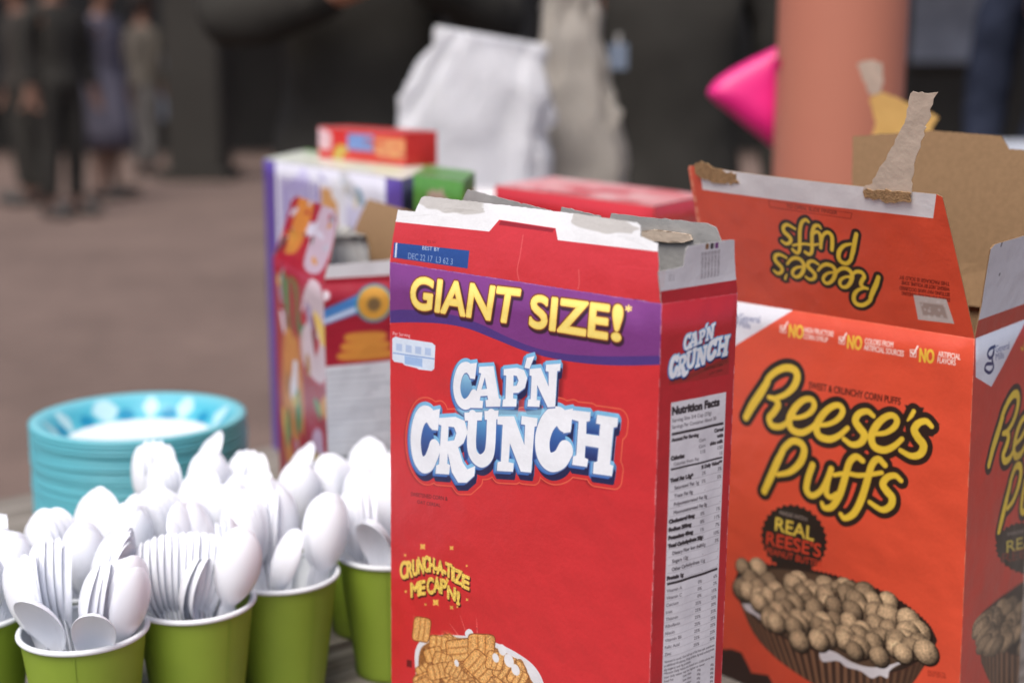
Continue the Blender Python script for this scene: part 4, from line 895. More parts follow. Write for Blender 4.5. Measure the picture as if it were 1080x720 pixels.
def spoon_mesh():
    L = SL; st = []
    B0 = .585
    for t in list(np.linspace(0, B0, 14, endpoint=False)) + [B0 + (1 - B0) * (1 - (1 - q) ** 1.6) for q in np.linspace(0, 1, 26)]:
        if t < B0: wd = .0052 + .0010 * (1 - t / B0); dp = .0006
        else:
            u = min(1, (t - B0) / (1 - B0)); v = (u - .56) / (.44 if u > .56 else .56)
            e = max(0, 1 - abs(v) ** (2.3 if u > .56 else 2.0)) ** (.52 if u > .56 else .85)
            wd = max(.0160 * e, .0052 * (1 - u) ** 2, .0004); dp = .0004 + .0078 * e ** 1.1
        st.append((t * L, wd, dp, .0075 * max(0, (t - B0) / (1 - B0)) ** 2.2 + .004 * max(0, (t - .3)) ** 2))
    # rounded far end of the bowl
    nJ = 10; V = []; F = []
    for z, wd, dp, yc in st:
        for j in range(nJ + 1):
            s = -1 + 2 * j / nJ; V.append((s * wd, -dp * (1 - s * s) ** .9 + yc, z))
    N = len(V); th = .0011
    V += [(x, y + th, z) for x, y, z in V]
    for i in range(len(st) - 1):
        for j in range(nJ):
            a = i * (nJ + 1) + j; q = [a, a + 1, a + nJ + 2, a + nJ + 1]; F.append(q); F.append([k + N for k in q[::-1]])
        for j in (0, nJ):
            a = i * (nJ + 1) + j; b = a + nJ + 1; F.append([a, b, b + N, a + N] if j == 0 else [b, a, a + N, b + N])
    for i in (0, len(st) - 1):
        for j in range(nJ): a = i * (nJ + 1) + j; F.append([a, a + 1, a + 1 + N, a + N] if i else [a + 1, a, a + N, a + 1 + N])
    me = bpy.data.meshes.new('spoon'); me.from_pydata(V, [], F); me.materials.append(M['spoon'])
    bm = bmesh.new(); bm.from_mesh(me); bmesh.ops.recalc_face_normals(bm, faces=bm.faces); bm.to_mesh(me); bm.free()
    me.polygons.foreach_set('use_smooth', [True] * len(me.polygons)); me.set_sharp_from_angle(angle=math.radians(50)); return me
SPOON = spoon_mesh(); NSP = 0
def spoon(c, off, lean_to, lean, yaw, ext, label, group, k=1.0):
    """off: where the handle crosses the rim plane; lean_to/lean: which way and how far it tips; yaw: way the round back of the bowl faces; ext: length above the rim"""
    global NSP
    ax = Vector((math.sin(lean) * math.cos(lean_to), math.sin(lean) * math.sin(lean_to), math.cos(lean))); back = Vector((math.cos(yaw), math.sin(yaw), 0))
    y = -(back - ax * back.dot(ax)).normalized(); x = y.cross(ax)
    below = SL * k - ext
    mx = (CUPH - .008) / max(.2, ax.z)
    if below > mx: below = mx
    p = Vector((c.x + off[0], c.y + off[1], TT + CUPH)) - ax * below
    # keep the handle's end inside the cup
    d = Vector((p.x - c.x, p.y - c.y)); hz = (p.z - TT) / CUPH; rmax = RB + (RT - RB) * hz - .007
    if d.length > rmax: d = d.normalized() * rmax; p.x, p.y = c.x + d.x, c.y + d.y
    o = bpy.data.objects.new('spoon', SPOON); COL.objects.link(o)
    mt = Matrix((x * k, y * k, ax * k)).transposed().to_4x4(); mt.translation = p; o.matrix_world = mt
    tag(o, label, 'spoon', group); NSP += 1
D = math.radians
def stack(c, lab, grp, phi, rho, n, yaw, lean, lean_to=None, step=.0030, ext=.056, fan=1.2, spread=0, k=.95):
    """n spoons nested one behind another, the outermost first"""
    phi, yaw = D(phi), D(yaw); lt = phi if lean_to is None else D(lean_to)
    for i in range(n):
        arc = .0045 * (2 * i / max(1, n - 1) - 1) ** 2 if n > 3 else 0
        ox = rho * math.cos(phi) - math.cos(yaw) * step * i; oy = rho * math.sin(phi) - math.sin(yaw) * step * i
        spoon(c, (ox, oy), lt + random.gauss(0, .015), D(lean - fan * i + random.gauss(0, .35)), yaw + D(spread * i) + random.gauss(0, .025), ext - arc + random.gauss(0, .0007), lab, grp, k)
cup0 = make_cup(); first = [cup0]
def cup_at(px, py, label, h=.364):
    p = at_height(px, py, EYE.z - h)
    if first: c = first.pop()
    else:
        c = cup0.copy(); COL.objects.link(c)
        for ch in cup0.children: d = ch.copy(); COL.objects.link(d); d.parent = c
    c.location = (p.x, p.y, TT); c.rotation_euler.z = random.uniform(-.5, .5); tag(c, label, 'paper cup', 'green paper cups of spoons'); return c.location.copy()
def S_(place): return 'white plastic spoon standing in ' + place, 'spoons in ' + place
# front row, then the ones behind
c = cup_at(88, 663, 'green paper cup nearest the camera, two spoon bowls tipped over its front rim'); g = S_('the frontmost green cup')
stack(c, *g, 85, .027, 13, 184, 9, 92, .0030, .058, .5, -1.5); stack(c, *g, 195, .031, 3, 238, 19, 195, .0050, .051, 1.5, -16); stack(c, *g, 160, .029, 5, 196, 16, 160, .0034, .057, 1.6, 3); stack(c, *g, -18, .031, 4, -42, 20, -15, .0040, .052, 1)
stack(c, *g, -50, .010, 3, 184, 10, -85, .0036, .050, 1, 5); stack(c, *g, -122, .024, 1, 72, 23, -118, ext=.043, k=.92); stack(c, *g, -62, .032, 1, 100, 25, -64, ext=.036, k=.86)
c = cup_at(205, 633, 'green paper cup touching the frontmost one, spoons fanned edge on'); g = S_('the second green cup from the front')
stack(c, *g, 208, .029, 13, 190, 17, 208, .0031, .052, 1.9, 2); stack(c, *g, 85, .029, 12, -28, 9, 92, .0024, .060, .8, 2); stack(c, *g, -30, .030, 3, -72, 19, -26, .0042, .056, 1)
stack(c, *g, -95, .014, 2, 170, 14, -80, .006, .040, k=.9); stack(c, *g, 25, .026, 4, 10, 14, ext=.056)
c = cup_at(297, 604, 'green paper cup between the fanned cup and the red cereal box, one spoon slanting low'); g = S_('the third green cup from the front')
stack(c, *g, 185, .026, 5, -108, 12, 180, .0042, .058, 1, -4); stack(c, *g, 5, .030, 4, -58, 15, 10, .0040, .057, 1); stack(c, *g, -95, .022, 1, 215, 20, -40, ext=.044, k=.92); stack(c, *g, 90, .026, 9, -38, 8, 90, .0030, .060, .8, 2); stack(c, *g, 140, .028, 5, 205, 14, ext=.058)
c = cup_at(412, 580, 'green paper cup half hidden behind the red cereal box'); g = S_('the cup half hidden behind the red box')
stack(c, *g, 105, .026, 8, -100, 7, 105, .0032, .060, .8, 2); stack(c, *g, 195, .028, 5, 200, 18, 195, .0036, .052, 2); stack(c, *g, -100, .026, 2, 60, 22, -95, ext=.044, k=.92); stack(c, *g, 20, .024, 5, -35, 12, ext=.056)
c = cup_at(-33, 643, 'green paper cup cut off by the left edge of the photo'); g = S_('the cup at the left edge')
stack(c, *g, 5, .031, 8, -30, 14, 10, .0030, .053, 1.3); stack(c, *g, 90, .024, 7, 210, 8, ext=.056); stack(c, *g, -50, .028, 3, -50, 16, ext=.048)
back = [(98, 612, 'the back cup behind the frontmost one', .058), (208, 586, 'the back cup behind the second one', .058),
        (385, 545, 'the back cup beside the red cereal box', .056), (192, 546, 'the back cup in front of the plates', .064), (288, 550, 'the rearmost cup in front of the printed red box', .058)]
for px, py, pn, ex in back:
    if not pn: continue
    c = cup_at(px, py, 'green paper cup packed with spoons, ' + pn); g = S_(pn); k = random.uniform(-25, 25)
    stack(c, *g, 95 + k, .029, 8, 205 + k, 10, ext=ex, step=.0036, spread=3); stack(c, *g, 185 + k, .030, 5, 222 + k, 15, ext=ex - .003, step=.0046, spread=6); stack(c, *g, -15 + k, .030, 5, -42 + k, 16, ext=ex - .004, step=.004)
    stack(c, *g, -95 + k, .028, 4, -95 + k * 2, 15, ext=ex - .006, step=.0045); stack(c, *g, 40, .02, 2, 200, 6, ext=ex + .002)

# ------------------------------------------------------------------ stack of turquoise paper plates
def plate_mat():
    m = bpy.data.materials.new('plate_print'); m.use_nodes = True; nt = m.node_tree; p = nt.nodes['Principled BSDF']; p.inputs['Roughness'].default_value = .4
    tc = nt.nodes.new('ShaderNodeTexCoord'); sx = nt.nodes.new('ShaderNodeSeparateXYZ'); nt.links.new(tc.outputs['Object'], sx.inputs[0])
    def mth(op, a, b=None):
        n = nt.nodes.new('ShaderNodeMath'); n.operation = op
        for i, v in enumerate((a, b)):
            if v is None: continue
            if isinstance(v, (int, float)): n.inputs[i].default_value = v
            else: nt.links.new(v, n.inputs[i])
        return n.outputs[0]
    r = mth('SQRT', mth('ADD', mth('MULTIPLY', sx.outputs[0], sx.outputs[0]), mth('MULTIPLY', sx.outputs[1], sx.outputs[1])))
    ang = mth('ARCTAN2', sx.outputs[1], sx.outputs[0])
    def ramp(v, st):
        c = nt.nodes.new('ShaderNodeValToRGB'); e = c.color_ramp.elements
        while len(e) < len(st): e.new(.5)
        for q, (pos, col) in zip(e, st): q.position = pos; q.color = L4(col)
        nt.links.new(v, c.inputs[0]); return c.outputs[0]
    base = ramp(mth('MULTIPLY', r, 10), [(.66, (238, 240, 240)), (.70, (80, 176, 194)), (.80, (72, 170, 190)), (.90, (118, 194, 206)), (.955, (136, 200, 208)), (.982, (92, 174, 186))])
    petal = mth('MULTIPLY', mth('SUBTRACT', mth('COSINE', mth('ADD', mth('MULTIPLY', ang, 11), mth('MULTIPLY', mth('SINE', mth('MULTIPLY', ang, 4)), .9))), mth('MULTIPLY', mth('ABSOLUTE', mth('SUBTRACT', r, .078)), 95)), 3)
    pc = nt.nodes.new('ShaderNodeClamp'); nt.links.new(petal, pc.inputs[0])
    mx = nt.nodes.new('ShaderNodeMixRGB'); nt.links.new(pc.outputs[0], mx.inputs[0]); nt.links.new(base, mx.inputs[1]); mx.inputs[2].default_value = L4((176, 214, 220))
    dk = mth('MULTIPLY', mth('SUBTRACT', mth('COSINE', mth('ADD', mth('MULTIPLY', ang, 11), 3.14)), mth('MULTIPLY', mth('ABSOLUTE', mth('SUBTRACT', r, .073)), 180)), 3)
    dc = nt.nodes.new('ShaderNodeClamp'); nt.links.new(dk, dc.inputs[0])
    m2 = nt.nodes.new('ShaderNodeMixRGB'); nt.links.new(dc.outputs[0], m2.inputs[0]); nt.links.new(mx.outputs[0], m2.inputs[1]); m2.inputs[2].default_value = L4((20, 132, 168))
    nt.links.new(m2.outputs[0], p.inputs['Base Color']); return m
PS = 1.035; PR = .0995
pm = bm_mesh(lathe([(0, .0012), (.066, .0012), (.070, .0022), (.078, .012), (.086, .0205), (.092, .0225), (PR - .0004, .0222), (PR, .0205), (PR - .0012, .0185), (.0915, .0212), (.0855, .0193), (.0775, .0108), (.0695, .0010), (.066, 0), (0, 0)], 72))
PM = plate_mat(); pc_ = at_height(147, 437, EYE.z - .335)
NP = 48; pitch = (.125 - .0241) / (NP - 1); hz0 = TT
for i in range(NP):
    o = bpy.data.objects.new('paper_plate', pm); COL.objects.link(o)
    if i == 0: pm.materials.append(PM)
    o.scale = (PS, PS, PS); o.location = (pc_.x + random.gauss(0, .0005), pc_.y + random.gauss(0, .0005), TT + .0005 + i * pitch); o.rotation_euler = (random.gauss(0, .001), random.gauss(0, .001), 0 if i == NP - 1 else random.uniform(0, 6))
    tag(o, 'turquoise paper plate on top of the stack, its white centre showing' if i == NP - 1 else 'turquoise paper plate in the stack, only its rim edge showing', 'plate', None if i == NP - 1 else 'stacked turquoise plates')

# ------------------------------------------------------------------ boxes behind, out of focus
def blob(art, f, pts, rgb, soft=8): art.poly(smooth_path(np.array(pts) * np.array((f.w, f.h)), 6, True), rgb, soft=soft)
def rectp(art, f, x0, y0, x1, y1, rgb, soft=2): art.poly(np.array([(x0, y0), (x1, y0), (x1, y1), (x0, y1)]) * np.array((f.w, f.h)), rgb, soft=soft)
def busy(art, f, n, pal, seed, x0=0., x1=1., y0=0., y1=1., sz=.06):
    r = random.Random(seed)
    for _ in range(n):
        u, v, k = r.uniform(x0, x1), r.uniform(y0, y1), r.uniform(.5, 1.5) * sz; an = r.uniform(0, 3)
        c = r.choice(pal); pts = []
        for t in np.linspace(0, 2 * math.pi, 9)[:-1]:
            e, g_ = math.cos(t) * k * r.uniform(.7, 1.4), math.sin(t) * k * .55 * r.uniform(.6, 1.4)
            pts.append((u + e * math.cos(an) - g_ * math.sin(an), v + e * math.sin(an) * .7 + g_ * math.cos(an) * .7))
        blob(art, f, pts, tuple(np.array(c) * r.uniform(.8, 1.1)), 4)
# open dark red box with its liner bag, behind the spoons
zt = EYE.z - .168 * KS; C = at_height(341, 300, zt); R_ = at_height(420, 291.5, zt); L_ = at_height(287, 284, zt)
L_ = C + Vector((-.374, .927, 0)) * .19; R_ = C + Vector((.927, .374, 0)) * .075
hc = box_faces(L_, C, R_, TT, res=2000); H0, H1, H2, H3 = hc
MAR = (160, 26, 46)
x = H0.canvas(MAR)
blob(x, H0, [(.60, .72), (.98, .70), (1.0, .95), (.80, 1.0), (.6, .9)], (214, 210, 214)); blob(x, H0, [(.15, .35), (.5, .32), (.62, .55), (.5, .78), (.2, .74)], (206, 142, 62)); blob(x, H0, [(.7, .1), (.95, .12), (.96, .5), (.75, .48)], (190, 176, 200)); blob(x, H0, [(.35, .22), (.6, .2), (.62, .36), (.38, .36)], (70, 130, 96)); blob(x, H0, [(.2, .02), (.7, .02), (.6, .18), (.25, .16)], (190, 160, 110)); blob(x, H0, [(.3, .8), (.5, .82), (.52, .95), (.32, .95)], (110, 120, 60))
busy(x, H0, 46, ((206, 142, 62), (170, 30, 50), (214, 206, 214), (90, 130, 80), (110, 60, 40), (190, 170, 200), (150, 26, 46), (226, 190, 96)), 11, .1, 1, .02, .96, .075)
y_ = H1.canvas(MAR); B = lambda px, py: H1.P(260 + px * .3056, 280 + py * .3056)
y_.poly([B(262, 350), B(600, 318), B(600, 1100), B(262, 1100)], (208, 212, 216))
for k in range(22): y_.poly([B(276, 372 + k * 20), B(276 + 250 * (.6 + .4 * math.sin(k * 2.3) ** 2), 358 + k * 20), B(276 + 250 * (.6 + .4 * math.sin(k * 2.3) ** 2), 363 + k * 20), B(276, 377 + k * 20)], (164, 170, 176), soft=3)
y_.poly([B(262, 660), B(600, 640), B(600, 656), B(262, 678)], (130, 138, 142), soft=3)
y_.poly([B(250, 160), B(385, 100), B(385, 165), B(250, 212)], (70, 132, 196), soft=5); y_.poly([B(258, 190), B(380, 140), B(380, 160), B(258, 206)], (200, 214, 234), soft=5)
y_.disc(B(440, 130), .0165, (64, 150, 176), soft=4); y_.disc(B(440, 130), .0145, (218, 160, 62), soft=4); y_.disc(B(440, 135), .006, (120, 96, 60), soft=6)
for r0, (x0, x1) in enumerate(((350, 470), (340, 480), (330, 490))): y_.poly(smooth_path([B(x0, 235 + r0 * 32), B(x1, 228 + r0 * 30), B(x1, 258 + r0 * 30), B(x0, 264 + r0 * 32)], 4, True), (210, 140, 58), soft=5)
y_.disc(B(270, 105), .0045, (230, 222, 226), soft=5)
hr = tag(empty('cereal_box', (H0.pt(.095, 0).x, H0.pt(.095, 0).y, TT)), 'open dark red cereal box with nutrition panel, between the spoons and the purple box', 'cereal box')
mH2 = H2.canvas(MAR).material('maroon_plain_print')
carton_body('carton', hc, hr, [x.material('maroon_front_print'), y_.material('maroon_side_print'), mH2, mH2, M['inner']], (.002, .001), 3)
h1 = hinge(H0, D(-22), .09); z_ = h1.canvas((172, 24, 46)); blob(z_, h1, [(.2, .15), (.42, .2), (.5, .75), (.3, .9), (.2, .6)], (222, 150, 60)); blob(z_, h1, [(.58, .1), (.9, .1), (.92, .6), (.66, .7)], (206, 200, 214)); busy(z_, h1, 16, ((222, 150, 60), (172, 24, 46), (206, 200, 214), (120, 40, 40)), 4, .1, .95, .1, .8, .07)
panel('front_flap', h1, [(0, 0), (.012, .056), (.03, .062), (H0.w - .03, .062), (H0.w - .012, .056), (H0.w, 0)], hr, [z_.material('maroon_flap_print'), M['inner']], bend=.006)
h2 = hinge(H1, D(2), .04); z_ = h2.canvas((228, 228, 228)); rectp(z_, h2, 0, 0, 1, .12, (170, 26, 46))
panel('side_flap', h2, [(0, 0), (.004, .016), (H1.w - .004, .018), (H1.w, 0)], hr, [z_.material('maroon_side_flap_print'), M['inner']])
h3 = hinge(H2, D(10), .07); panel('back_flap', h3, [(0, 0), (.006, .055), (H2.w - .006, .055), (H2.w, 0)], hr, [mH2, M['kraft']], bend=.01)
h4 = hinge(H3, D(-55), .05); panel('side_flap', h4, [(0, 0), (.003, .04), (H3.w - .003, .04), (H3.w, 0)], hr, [mH2, M['inner']])
def crumple(name, prof, n, amp, mt, parent, seed=0, sub=1, frq=3.0):
    """a soft bag: rings of points (cx, cy, z, rx, ry) with creases"""
    from mathutils import noise
    bm = bmesh.new(); rings = []
    prof = [tuple(a + (b - a) * t for a, b in zip(p, q)) for p, q in zip(prof, prof[1:]) for t in np.linspace(0, 1, 5)[:-1]] + [prof[-1]]
    for cx, cy, z, rx, ry in prof:
        rg = []
        for k in range(n):
            t = 2 * math.pi * k / n; s = lambda c: math.copysign(abs(c) ** .55, c)
            d = noise.noise(Vector((math.cos(t) * frq, math.sin(t) * frq + seed * 9, z * frq * 7))) * amp + abs(noise.noise(Vector((math.cos(t) * frq * 2, math.sin(t) * frq * 2, z * frq * 9 + seed)))) * amp
            rg.append(bm.verts.new((cx + (rx + d) * s(math.cos(t)), cy + (ry + d) * s(math.sin(t)), z)))
        rings.append(rg)
    for a, b in zip(rings, rings[1:]):
        for k in range(n): f = bm.faces.new((a[k], a[(k + 1) % n], b[(k + 1) % n], b[k])); f.smooth = True
    bm.faces.new(rings[0][::-1])
    bmesh.ops.solidify(bm, geom=bm.faces[:], thickness=.0006)
    return link(name, bm_mesh(bm), mt, parent)
LINER = mat('liner_film', (214, 212, 208), .35, .5, .06, 20)
ctr = (L_ + R_) / 2 - hr.location
lb = crumple('liner_bag', [(0, 0, .02, .05, .012), (0, 0, .18, .06, .013), (0, 0, .235, .066, .015), (.004, 0, .27, .058, .018), (.010, .004, .312, .046, .022)], 48, .010, LINER, hr, 2)
fr = (L_ - C); lb.rotation_euler.z = math.atan2(fr.y, fr.x); lb.location = (ctr.x, ctr.y, 0)
rehome_kids = [o for o in hr.children if o.name.split('.')[0] != 'liner_bag']
for o in rehome_kids: o.data.transform(Matrix.Translation(-hr.location))

def closed_box(name, label, L_, C, R_, zb, paint, top, cat='cereal box', res=1500, group=None, amp=.001):
    """closed carton: three painted faces given by a function each, top sheet in its own print"""
    fcs = box_faces(L_, C, R_, zb, res=res); b0 = fcs[0].pt(fcs[0].w / 2, 0)
    root = tag(empty(name, (b0.x, b0.y, zb)), label, cat, group); mats = []
    for i, f in enumerate(fcs):
        a = f.canvas(paint[0]); fn = paint[1 + i] if i < 2 and len(paint) > 1 + i else None
        if fn: fn(a, f)
        mats.append(a.material(name + '_print'))
    carton_body('carton', fcs, root, mats + [M['inner']], (amp, amp / 2), 5)
    tf = Face(fcs[0].pt(0, fcs[0].h + .0008), fcs[0].U, fcs[1].U, res); a = tf.canvas(top[0])
    if len(top) > 1: top[1](a, tf)
    panel('lid', tf, [(0, 0), (tf.w, 0), (tf.w, tf.h), (0, tf.h)], root, [a.material(name + '_lid_print'), M['inner']])
    lid = root.children[-1]
    for o in root.children: o.data.transform(Matrix.Translation(-root.location))
    return root, fcs
# wide purple and white box
zt = EYE.z - .102 * KS; C = at_height(424, 190, zt); L_ = at_height(278, 168, zt); R_ = at_height(462, 176, zt)
PUR = (92, 66, 150)
def pf(a, f):
    rectp(a, f, .10, .0, .90, 1.0, (222, 220, 230)); rectp(a, f, 0, 0, .1, 1, PUR)
    for k, x in enumerate((.16, .24, .32, .42)): rectp(a, f, x, .74, x + .05, .93, (190, 184, 214), 5)
    rectp(a, f, .46, .72, .58, .94, (206, 150, 90), 4); rectp(a, f, .44, .66, .60, .73, PUR, 4); rectp(a, f, .64, .80, .88, .9, (200, 196, 220), 5)
    blob(a, f, [(.3, .2), (.6, .15), (.8, .4), (.7, .62), (.4, .6)], (190, 170, 190), 12); blob(a, f, [(.12, .55), (.2, .6), (.24, .72), (.14, .7)], (110, 180, 214))
def pf2(a, f):
    pf(a, f); busy(a, f, 60, ((222, 220, 230), (190, 184, 214), (206, 150, 90), (120, 96, 170), (236, 234, 238), (150, 190, 214), (210, 196, 170), (228, 226, 232)), 6, .13, .88, .05, .97, .05)
    for k in range(9): rectp(a, f, .14 + k * .036, .76 + .01 * (k % 3), .158 + k * .036, .95, (128, 110, 176), 4)
def ps(a, f): rectp(a, f, .0, .0, 1, 1, (96, 70, 152)); rectp(a, f, .3, .1, .9, .7, (210, 206, 222), 4)
def pt_(a, f):
    rectp(a, f, 0, 0, 1, 1, (226, 230, 214)); busy(a, f, 14, ((206, 222, 186), (236, 238, 230), (190, 214, 170)), 9, .1, .9, .1, .8, .09); rectp(a, f, 0, .86, 1, 1, (100, 160, 60), 4); rectp(a, f, .5, .2, .9, .5, (206, 222, 186), 8)
pbx, pfc = closed_box('cereal_box', 'closed purple and white cereal box with pale green top, behind the dark red box', L_, C, R_, TT, (PUR, pf2, ps), ((226, 230, 214), pt_))
zpt = zt + .0012
# small red snack carton lying on it
c0 = at_height(398, 166, zpt); rz = math.atan2((C - L_).y, (C - L_).x)
sn_dir = Vector((math.cos(rz + .12), math.sin(rz + .12), 0)); sn_w = Vector((-sn_dir.y, sn_dir.x, 0))
mid = (L_ + C) / 2 + (C - L_) * .06 + (R_ - C) * .62; hw = .092
sL, sC = mid - sn_dir * hw, mid + sn_dir * hw; sR = sC + sn_w * .042
for v in (sL, sC, sR): v.z = zpt + .036
def sf1(a, f):
    rectp(a, f, 0, 0, 1, 1, (206, 42, 38)); blob(a, f, [(.0, .35), (.14, .3), (.16, .8), (.05, .95), (0, .9)], (226, 190, 196), 4); rectp(a, f, .36, .34, .66, .86, (120, 150, 206), 3); rectp(a, f, .68, .2, 1, .8, (222, 150, 100), 4); blob(a, f, [(.18, .0), (.34, .0), (.36, .4), (.24, .45)], (200, 176, 70), 4); rectp(a, f, .3, .0, .7, .2, (216, 50, 36), 3); busy(a, f, 18, ((226, 150, 90), (206, 42, 38), (236, 200, 190), (226, 190, 80), (190, 34, 34)), 5, .02, .98, .1, .9, .045)
closed_box('snack_carton', 'small red carton with blue label lying on top of the purple box', sL, sC, sR, zpt, ((204, 44, 40), sf1), ((204, 50, 44),), 'carton')
# green carton behind the red box's left corner
zt = EYE.z - .096 * KS; C = at_height(489, 192, zt); L_ = at_height(436, 184, zt); R_ = at_height(501, 182, zt)
def gf(a, f): rectp(a, f, 0, 0, 1, 1, (84, 142, 52)); blob(a, f, [(.2, .80), (.75, .78), (.8, .93), (.3, .96)], (176, 150, 132), 5); busy(a, f, 14, ((176, 150, 132), (110, 160, 70), (70, 120, 44)), 3, .15, .85, .6, .96, .06)
closed_box('cereal_box', 'closed green cereal box behind the top left corner of the purple banded box', L_, C, R_, TT, ((74, 132, 44), gf), ((92, 150, 60),), amp=.0006)
# pink red patterned box, top seen behind the front red one
zt = EYE.z - .115 * KS; C = at_height(690, 218, zt); L_ = at_height(522, 196, zt); R_ = at_height(748, 206, zt)
def rt(a, f):
    r0 = random.Random(4)
    for _ in range(26): u, v = r0.uniform(0, 1), r0.uniform(0, 1); blob(a, f, [(u + .07 * math.cos(t) * r0.uniform(.5, 1.6), v + .12 * math.sin(t) * r0.uniform(.5, 1.3)) for t in np.linspace(0, 6.28, 8)[:-1]], (r0.choice(((236, 170, 170), (240, 200, 196), (206, 60, 66)))), 14)
closed_box('cereal_box', 'closed red and pale pink cereal box behind the front red box', L_, C, R_, TT, ((206, 50, 58),), ((234, 158, 158), rt))
# white carton with a red foot band, on the small table
zt = EYE.z - .108 * KS; C = at_depth(566, 156, 2.02 * KS); L_ = at_depth(462, 156, 2.06 * KS); R_ = at_depth(580, 154, 2.12 * KS); zc = TT + .27
for v in (C, L_, R_): v.z = zc
def wf(a, f): rectp(a, f, 0, 0, 1, 1, (222, 220, 222)); rectp(a, f, 0, .70, 1, .82, (206, 70, 66), 3); rectp(a, f, .93, .8, 1, 1, (206, 180, 150), 3)
wbx, _ = closed_box('white_carton', 'white carton with red band standing under the white bag', L_, C, R_, TT, ((222, 220, 222), wf), ((224, 222, 224),), 'carton')
# white paper bag on the carton; taller grey-beige bag beside
PB = mat('white_bag_paper', (246, 246, 248), .6, .3, .05, 9, .2, bscale=14); GB = mat('beige_bag_paper', (214, 207, 196), .75, .2, .12, 9, .3, bscale=14)
wb = tag(empty('white_bag', ((L_.x + C.x) / 2 - .03, (L_.y + C.y) / 2 + .07, TT)), 'crumpled white paper bag leaning on the white carton', 'bag')
wb.location.y += .06
wb.location.x = at_px(494, wb.location.y)[0]
sk_ = crumple('sack', [(0, 0, 0, .125, .05), (0, 0, .22, .128, .052), (.002, 0, .32, .126, .048), (.012, 0, .40, .112, .036), (.030, 0, .475, .088, .016), (.036, 0, .512, .080, .008)], 72, .020, PB, wb, 1, frq=2.2)
for v in sk_.data.vertices: v.co.z -= max(0, v.co.z - .3) * .8 * (v.co.x)
bb = tag(empty('beige_bag', (at_px(610, 2.42)[0], 2.42, TT)), 'tall grey beige paper bag twisted to a point, right of the white bag', 'bag')
crumple('sack', [(.0, 0, 0, .088, .045), (.0, 0, .2, .086, .045), (-.004, 0, .33, .076, .042), (-.010, 0, .44, .056, .03), (-.014, 0, .54, .036, .018), (-.016, 0, .60, .028, .012)], 56, .018, GB, bb, 3)
# pink plastic bag tied to the pole
PK = mat('pink_plastic', (240, 40, 134), .4, .5, .12, 12, .1)
pk = tag(empty('pink_bag', at_depth(812, 100, 1.79 * KS)), 'bright pink plastic bag hanging on the far side of the salmon pole', 'bag')
bm = bmesh.new(); G = 18
pkx = lambda px, py: ((px - 812) / FPX * 1.79 * KS, -(py - 100) / FPX * 1.8 * KS)
outl = smooth_path(np.array([pkx(*p) for p in ((747, 96), (762, 80), (800, 60), (832, 48), (850, 70), (846, 120), (826, 156), (800, 142), (768, 118), (752, 106))]), 5, True)
rows = []
cen = outl.mean(0)
for s_ in (1, -1):
    ringz = []
    for q in np.linspace(0, 1, 8):
        ringz.append([bm.verts.new((cen[0] + (p[0] - cen[0]) * q, s_ * .018 * math.sqrt(max(0, 1 - q ** 2.5)) + .004 * math.sin(46 * (p[0] * .5 + p[1]) * q), cen[1] + (p[1] - cen[1]) * q)) for p in outl] if q > 0 else None)
    c_ = bm.verts.new((cen[0], s_ * .018, cen[1]))
    for i in range(len(outl)): 
        j = (i + 1) % len(outl); f = bm.faces.new((c_, ringz[1][i], ringz[1][j])); f.smooth = True
        for a, b in zip(ringz[1:], ringz[2:]): f = bm.faces.new((a[i], a[j], b[j], b[i])); f.smooth = True
bmesh.ops.remove_doubles(bm, verts=bm.verts, dist=1e-5)
link('pouch', bm_mesh(bm), PK, pk)
hb = bmesh.new(); st = [hb.verts.new((.03 + .065 * math.cos(t) + .03, .0 - .065 * math.sin(t) - .05, .035 + z)) for z in (0, .012) for t in np.linspace(-3.5, .4, 24)]
for i in range(23): hb.faces.new((st[i], st[i + 1], st[i + 25], st[i + 24]))
bmesh.ops.solidify(hb, geom=hb.faces[:], thickness=.0012)
hd = link('handle', bm_mesh(hb), PK, pk)
# yellow open box behind the orange one: torn flap
zt = EYE.z - .115 * KS; C = at_height(992, 176, zt); L_ = at_height(918, 166, zt); R_ = at_height(1014, 168, zt)
C = at_depth(992, 178, 1.27 * KS); L_ = at_depth(918, 170, 1.33 * KS); R_ = at_depth(1030, 170, 1.33 * KS); zt = EYE.z - .09 * KS
for v in (C, L_, R_): v.z = zt
yc = box_faces(L_, C, R_, TT, res=1500); YLW = (248, 206, 122); mY = yc[0].canvas(YLW).material('yellow_print')
yb = tag(empty('cereal_box', (yc[0].pt(.03, 0).x, yc[0].pt(.03, 0).y, TT)), 'yellow open cereal box behind the orange box, torn paper on its flap', 'cereal box')
carton_body('carton', yc, yb, [mY, mY, mY, mY, M['kraft']], (.0006, .0004), 7)
yf = hinge(yc[0], D(10), .08); Yp = lambda x, y: yf.P(780 + x * .2778, y * .2778)
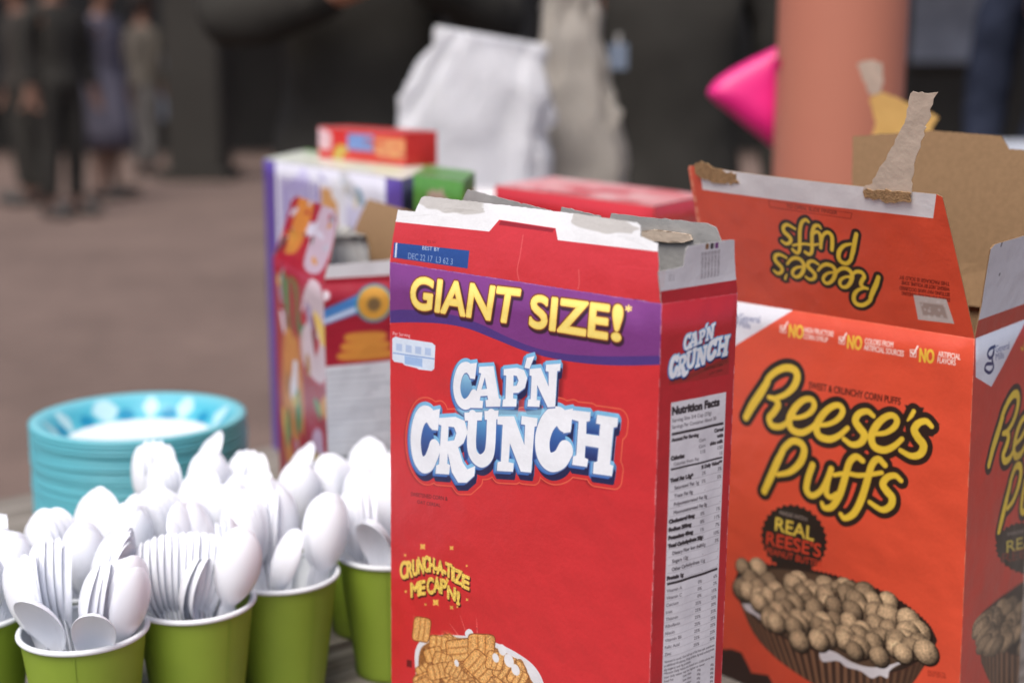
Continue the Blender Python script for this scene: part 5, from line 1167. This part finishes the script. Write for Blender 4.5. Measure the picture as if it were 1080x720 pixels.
panel('front_flap', yf, [(0, 0), Yp(500, 520), Yp(520, 470), Yp(500, 380), Yp(530, 340), Yp(580, 358), Yp(650, 390), Yp(720, 420), Yp(760, 445), Yp(735, 480), Yp(728, 530), (yf.w, 0)], yb, [mY, M['kraft']], jitter=.0003, bend=.004)
panel('torn_strip', Face(yf.O + yf.n * .004, yf.U, yf.V), [Yp(505, 360), Yp(470, 280), Yp(455, 242), Yp(480, 232), Yp(520, 228), Yp(550, 240), Yp(556, 300), Yp(545, 350)], yb, [M['torn'], M['torn']], jitter=.0006)
for o in yb.children: o.data.transform(Matrix.Translation(-yb.location))
# pale carton on a far table at the right
t3 = tag(empty('trestle_table', (1.25, 2.62, 0)), 'grey trestle table beyond the orange box, carrying a pale carton', 'table')
bm = bmesh.new(); box_bm(bm, (0, 0, TT - .02), (1.0, .6, .04), bev=.004); link('tabletop', bm_mesh(bm), WOOD, t3)
for s in (-1, 1):
    for u in (-1, 1): bm = bmesh.new(); box_bm(bm, (s * .42, u * .24, (TT - .041) / 2), (.045, .045, TT - .041), bev=.003); link('leg', bm_mesh(bm), WOOD, t3)
C = Vector((.86, 2.45, 1.073)); L_ = Vector((.80, 2.62, 1.073)); C = Vector((.80, 2.42, 1.07)); R_ = Vector((1.25, 2.42, 1.07)); L_ = Vector((.80, 2.70, 1.07))
def pb(a, f): rectp(a, f, 0, 0, 1, 1, (204, 210, 220)); rectp(a, f, 0, .86, 1, .93, (90, 120, 180), 3)
closed_box('pale_carton', 'pale blue white carton on the far table at the right', L_, C, R_, TT, ((200, 208, 218), pb, pb), ((222, 226, 232),), 'carton')

# small pale badge on the black top behind
nb = at_depth(652, 60, 2.80); nbd = tag(empty('name_badge', nb), 'small pale blue badge on the black top behind the beige bag', 'badge')
bm = bmesh.new(); box_bm(bm, (0, 0, 0), (.036, .004, .05), bev=.0015); link('card', bm_mesh(bm), mat('badge_card', (120, 132, 148), .4), nbd)
bm = bmesh.new(); box_bm(bm, (0, 0, .033), (.010, .004, .022), bev=.001); link('clip', bm_mesh(bm), M['inner'], nbd)
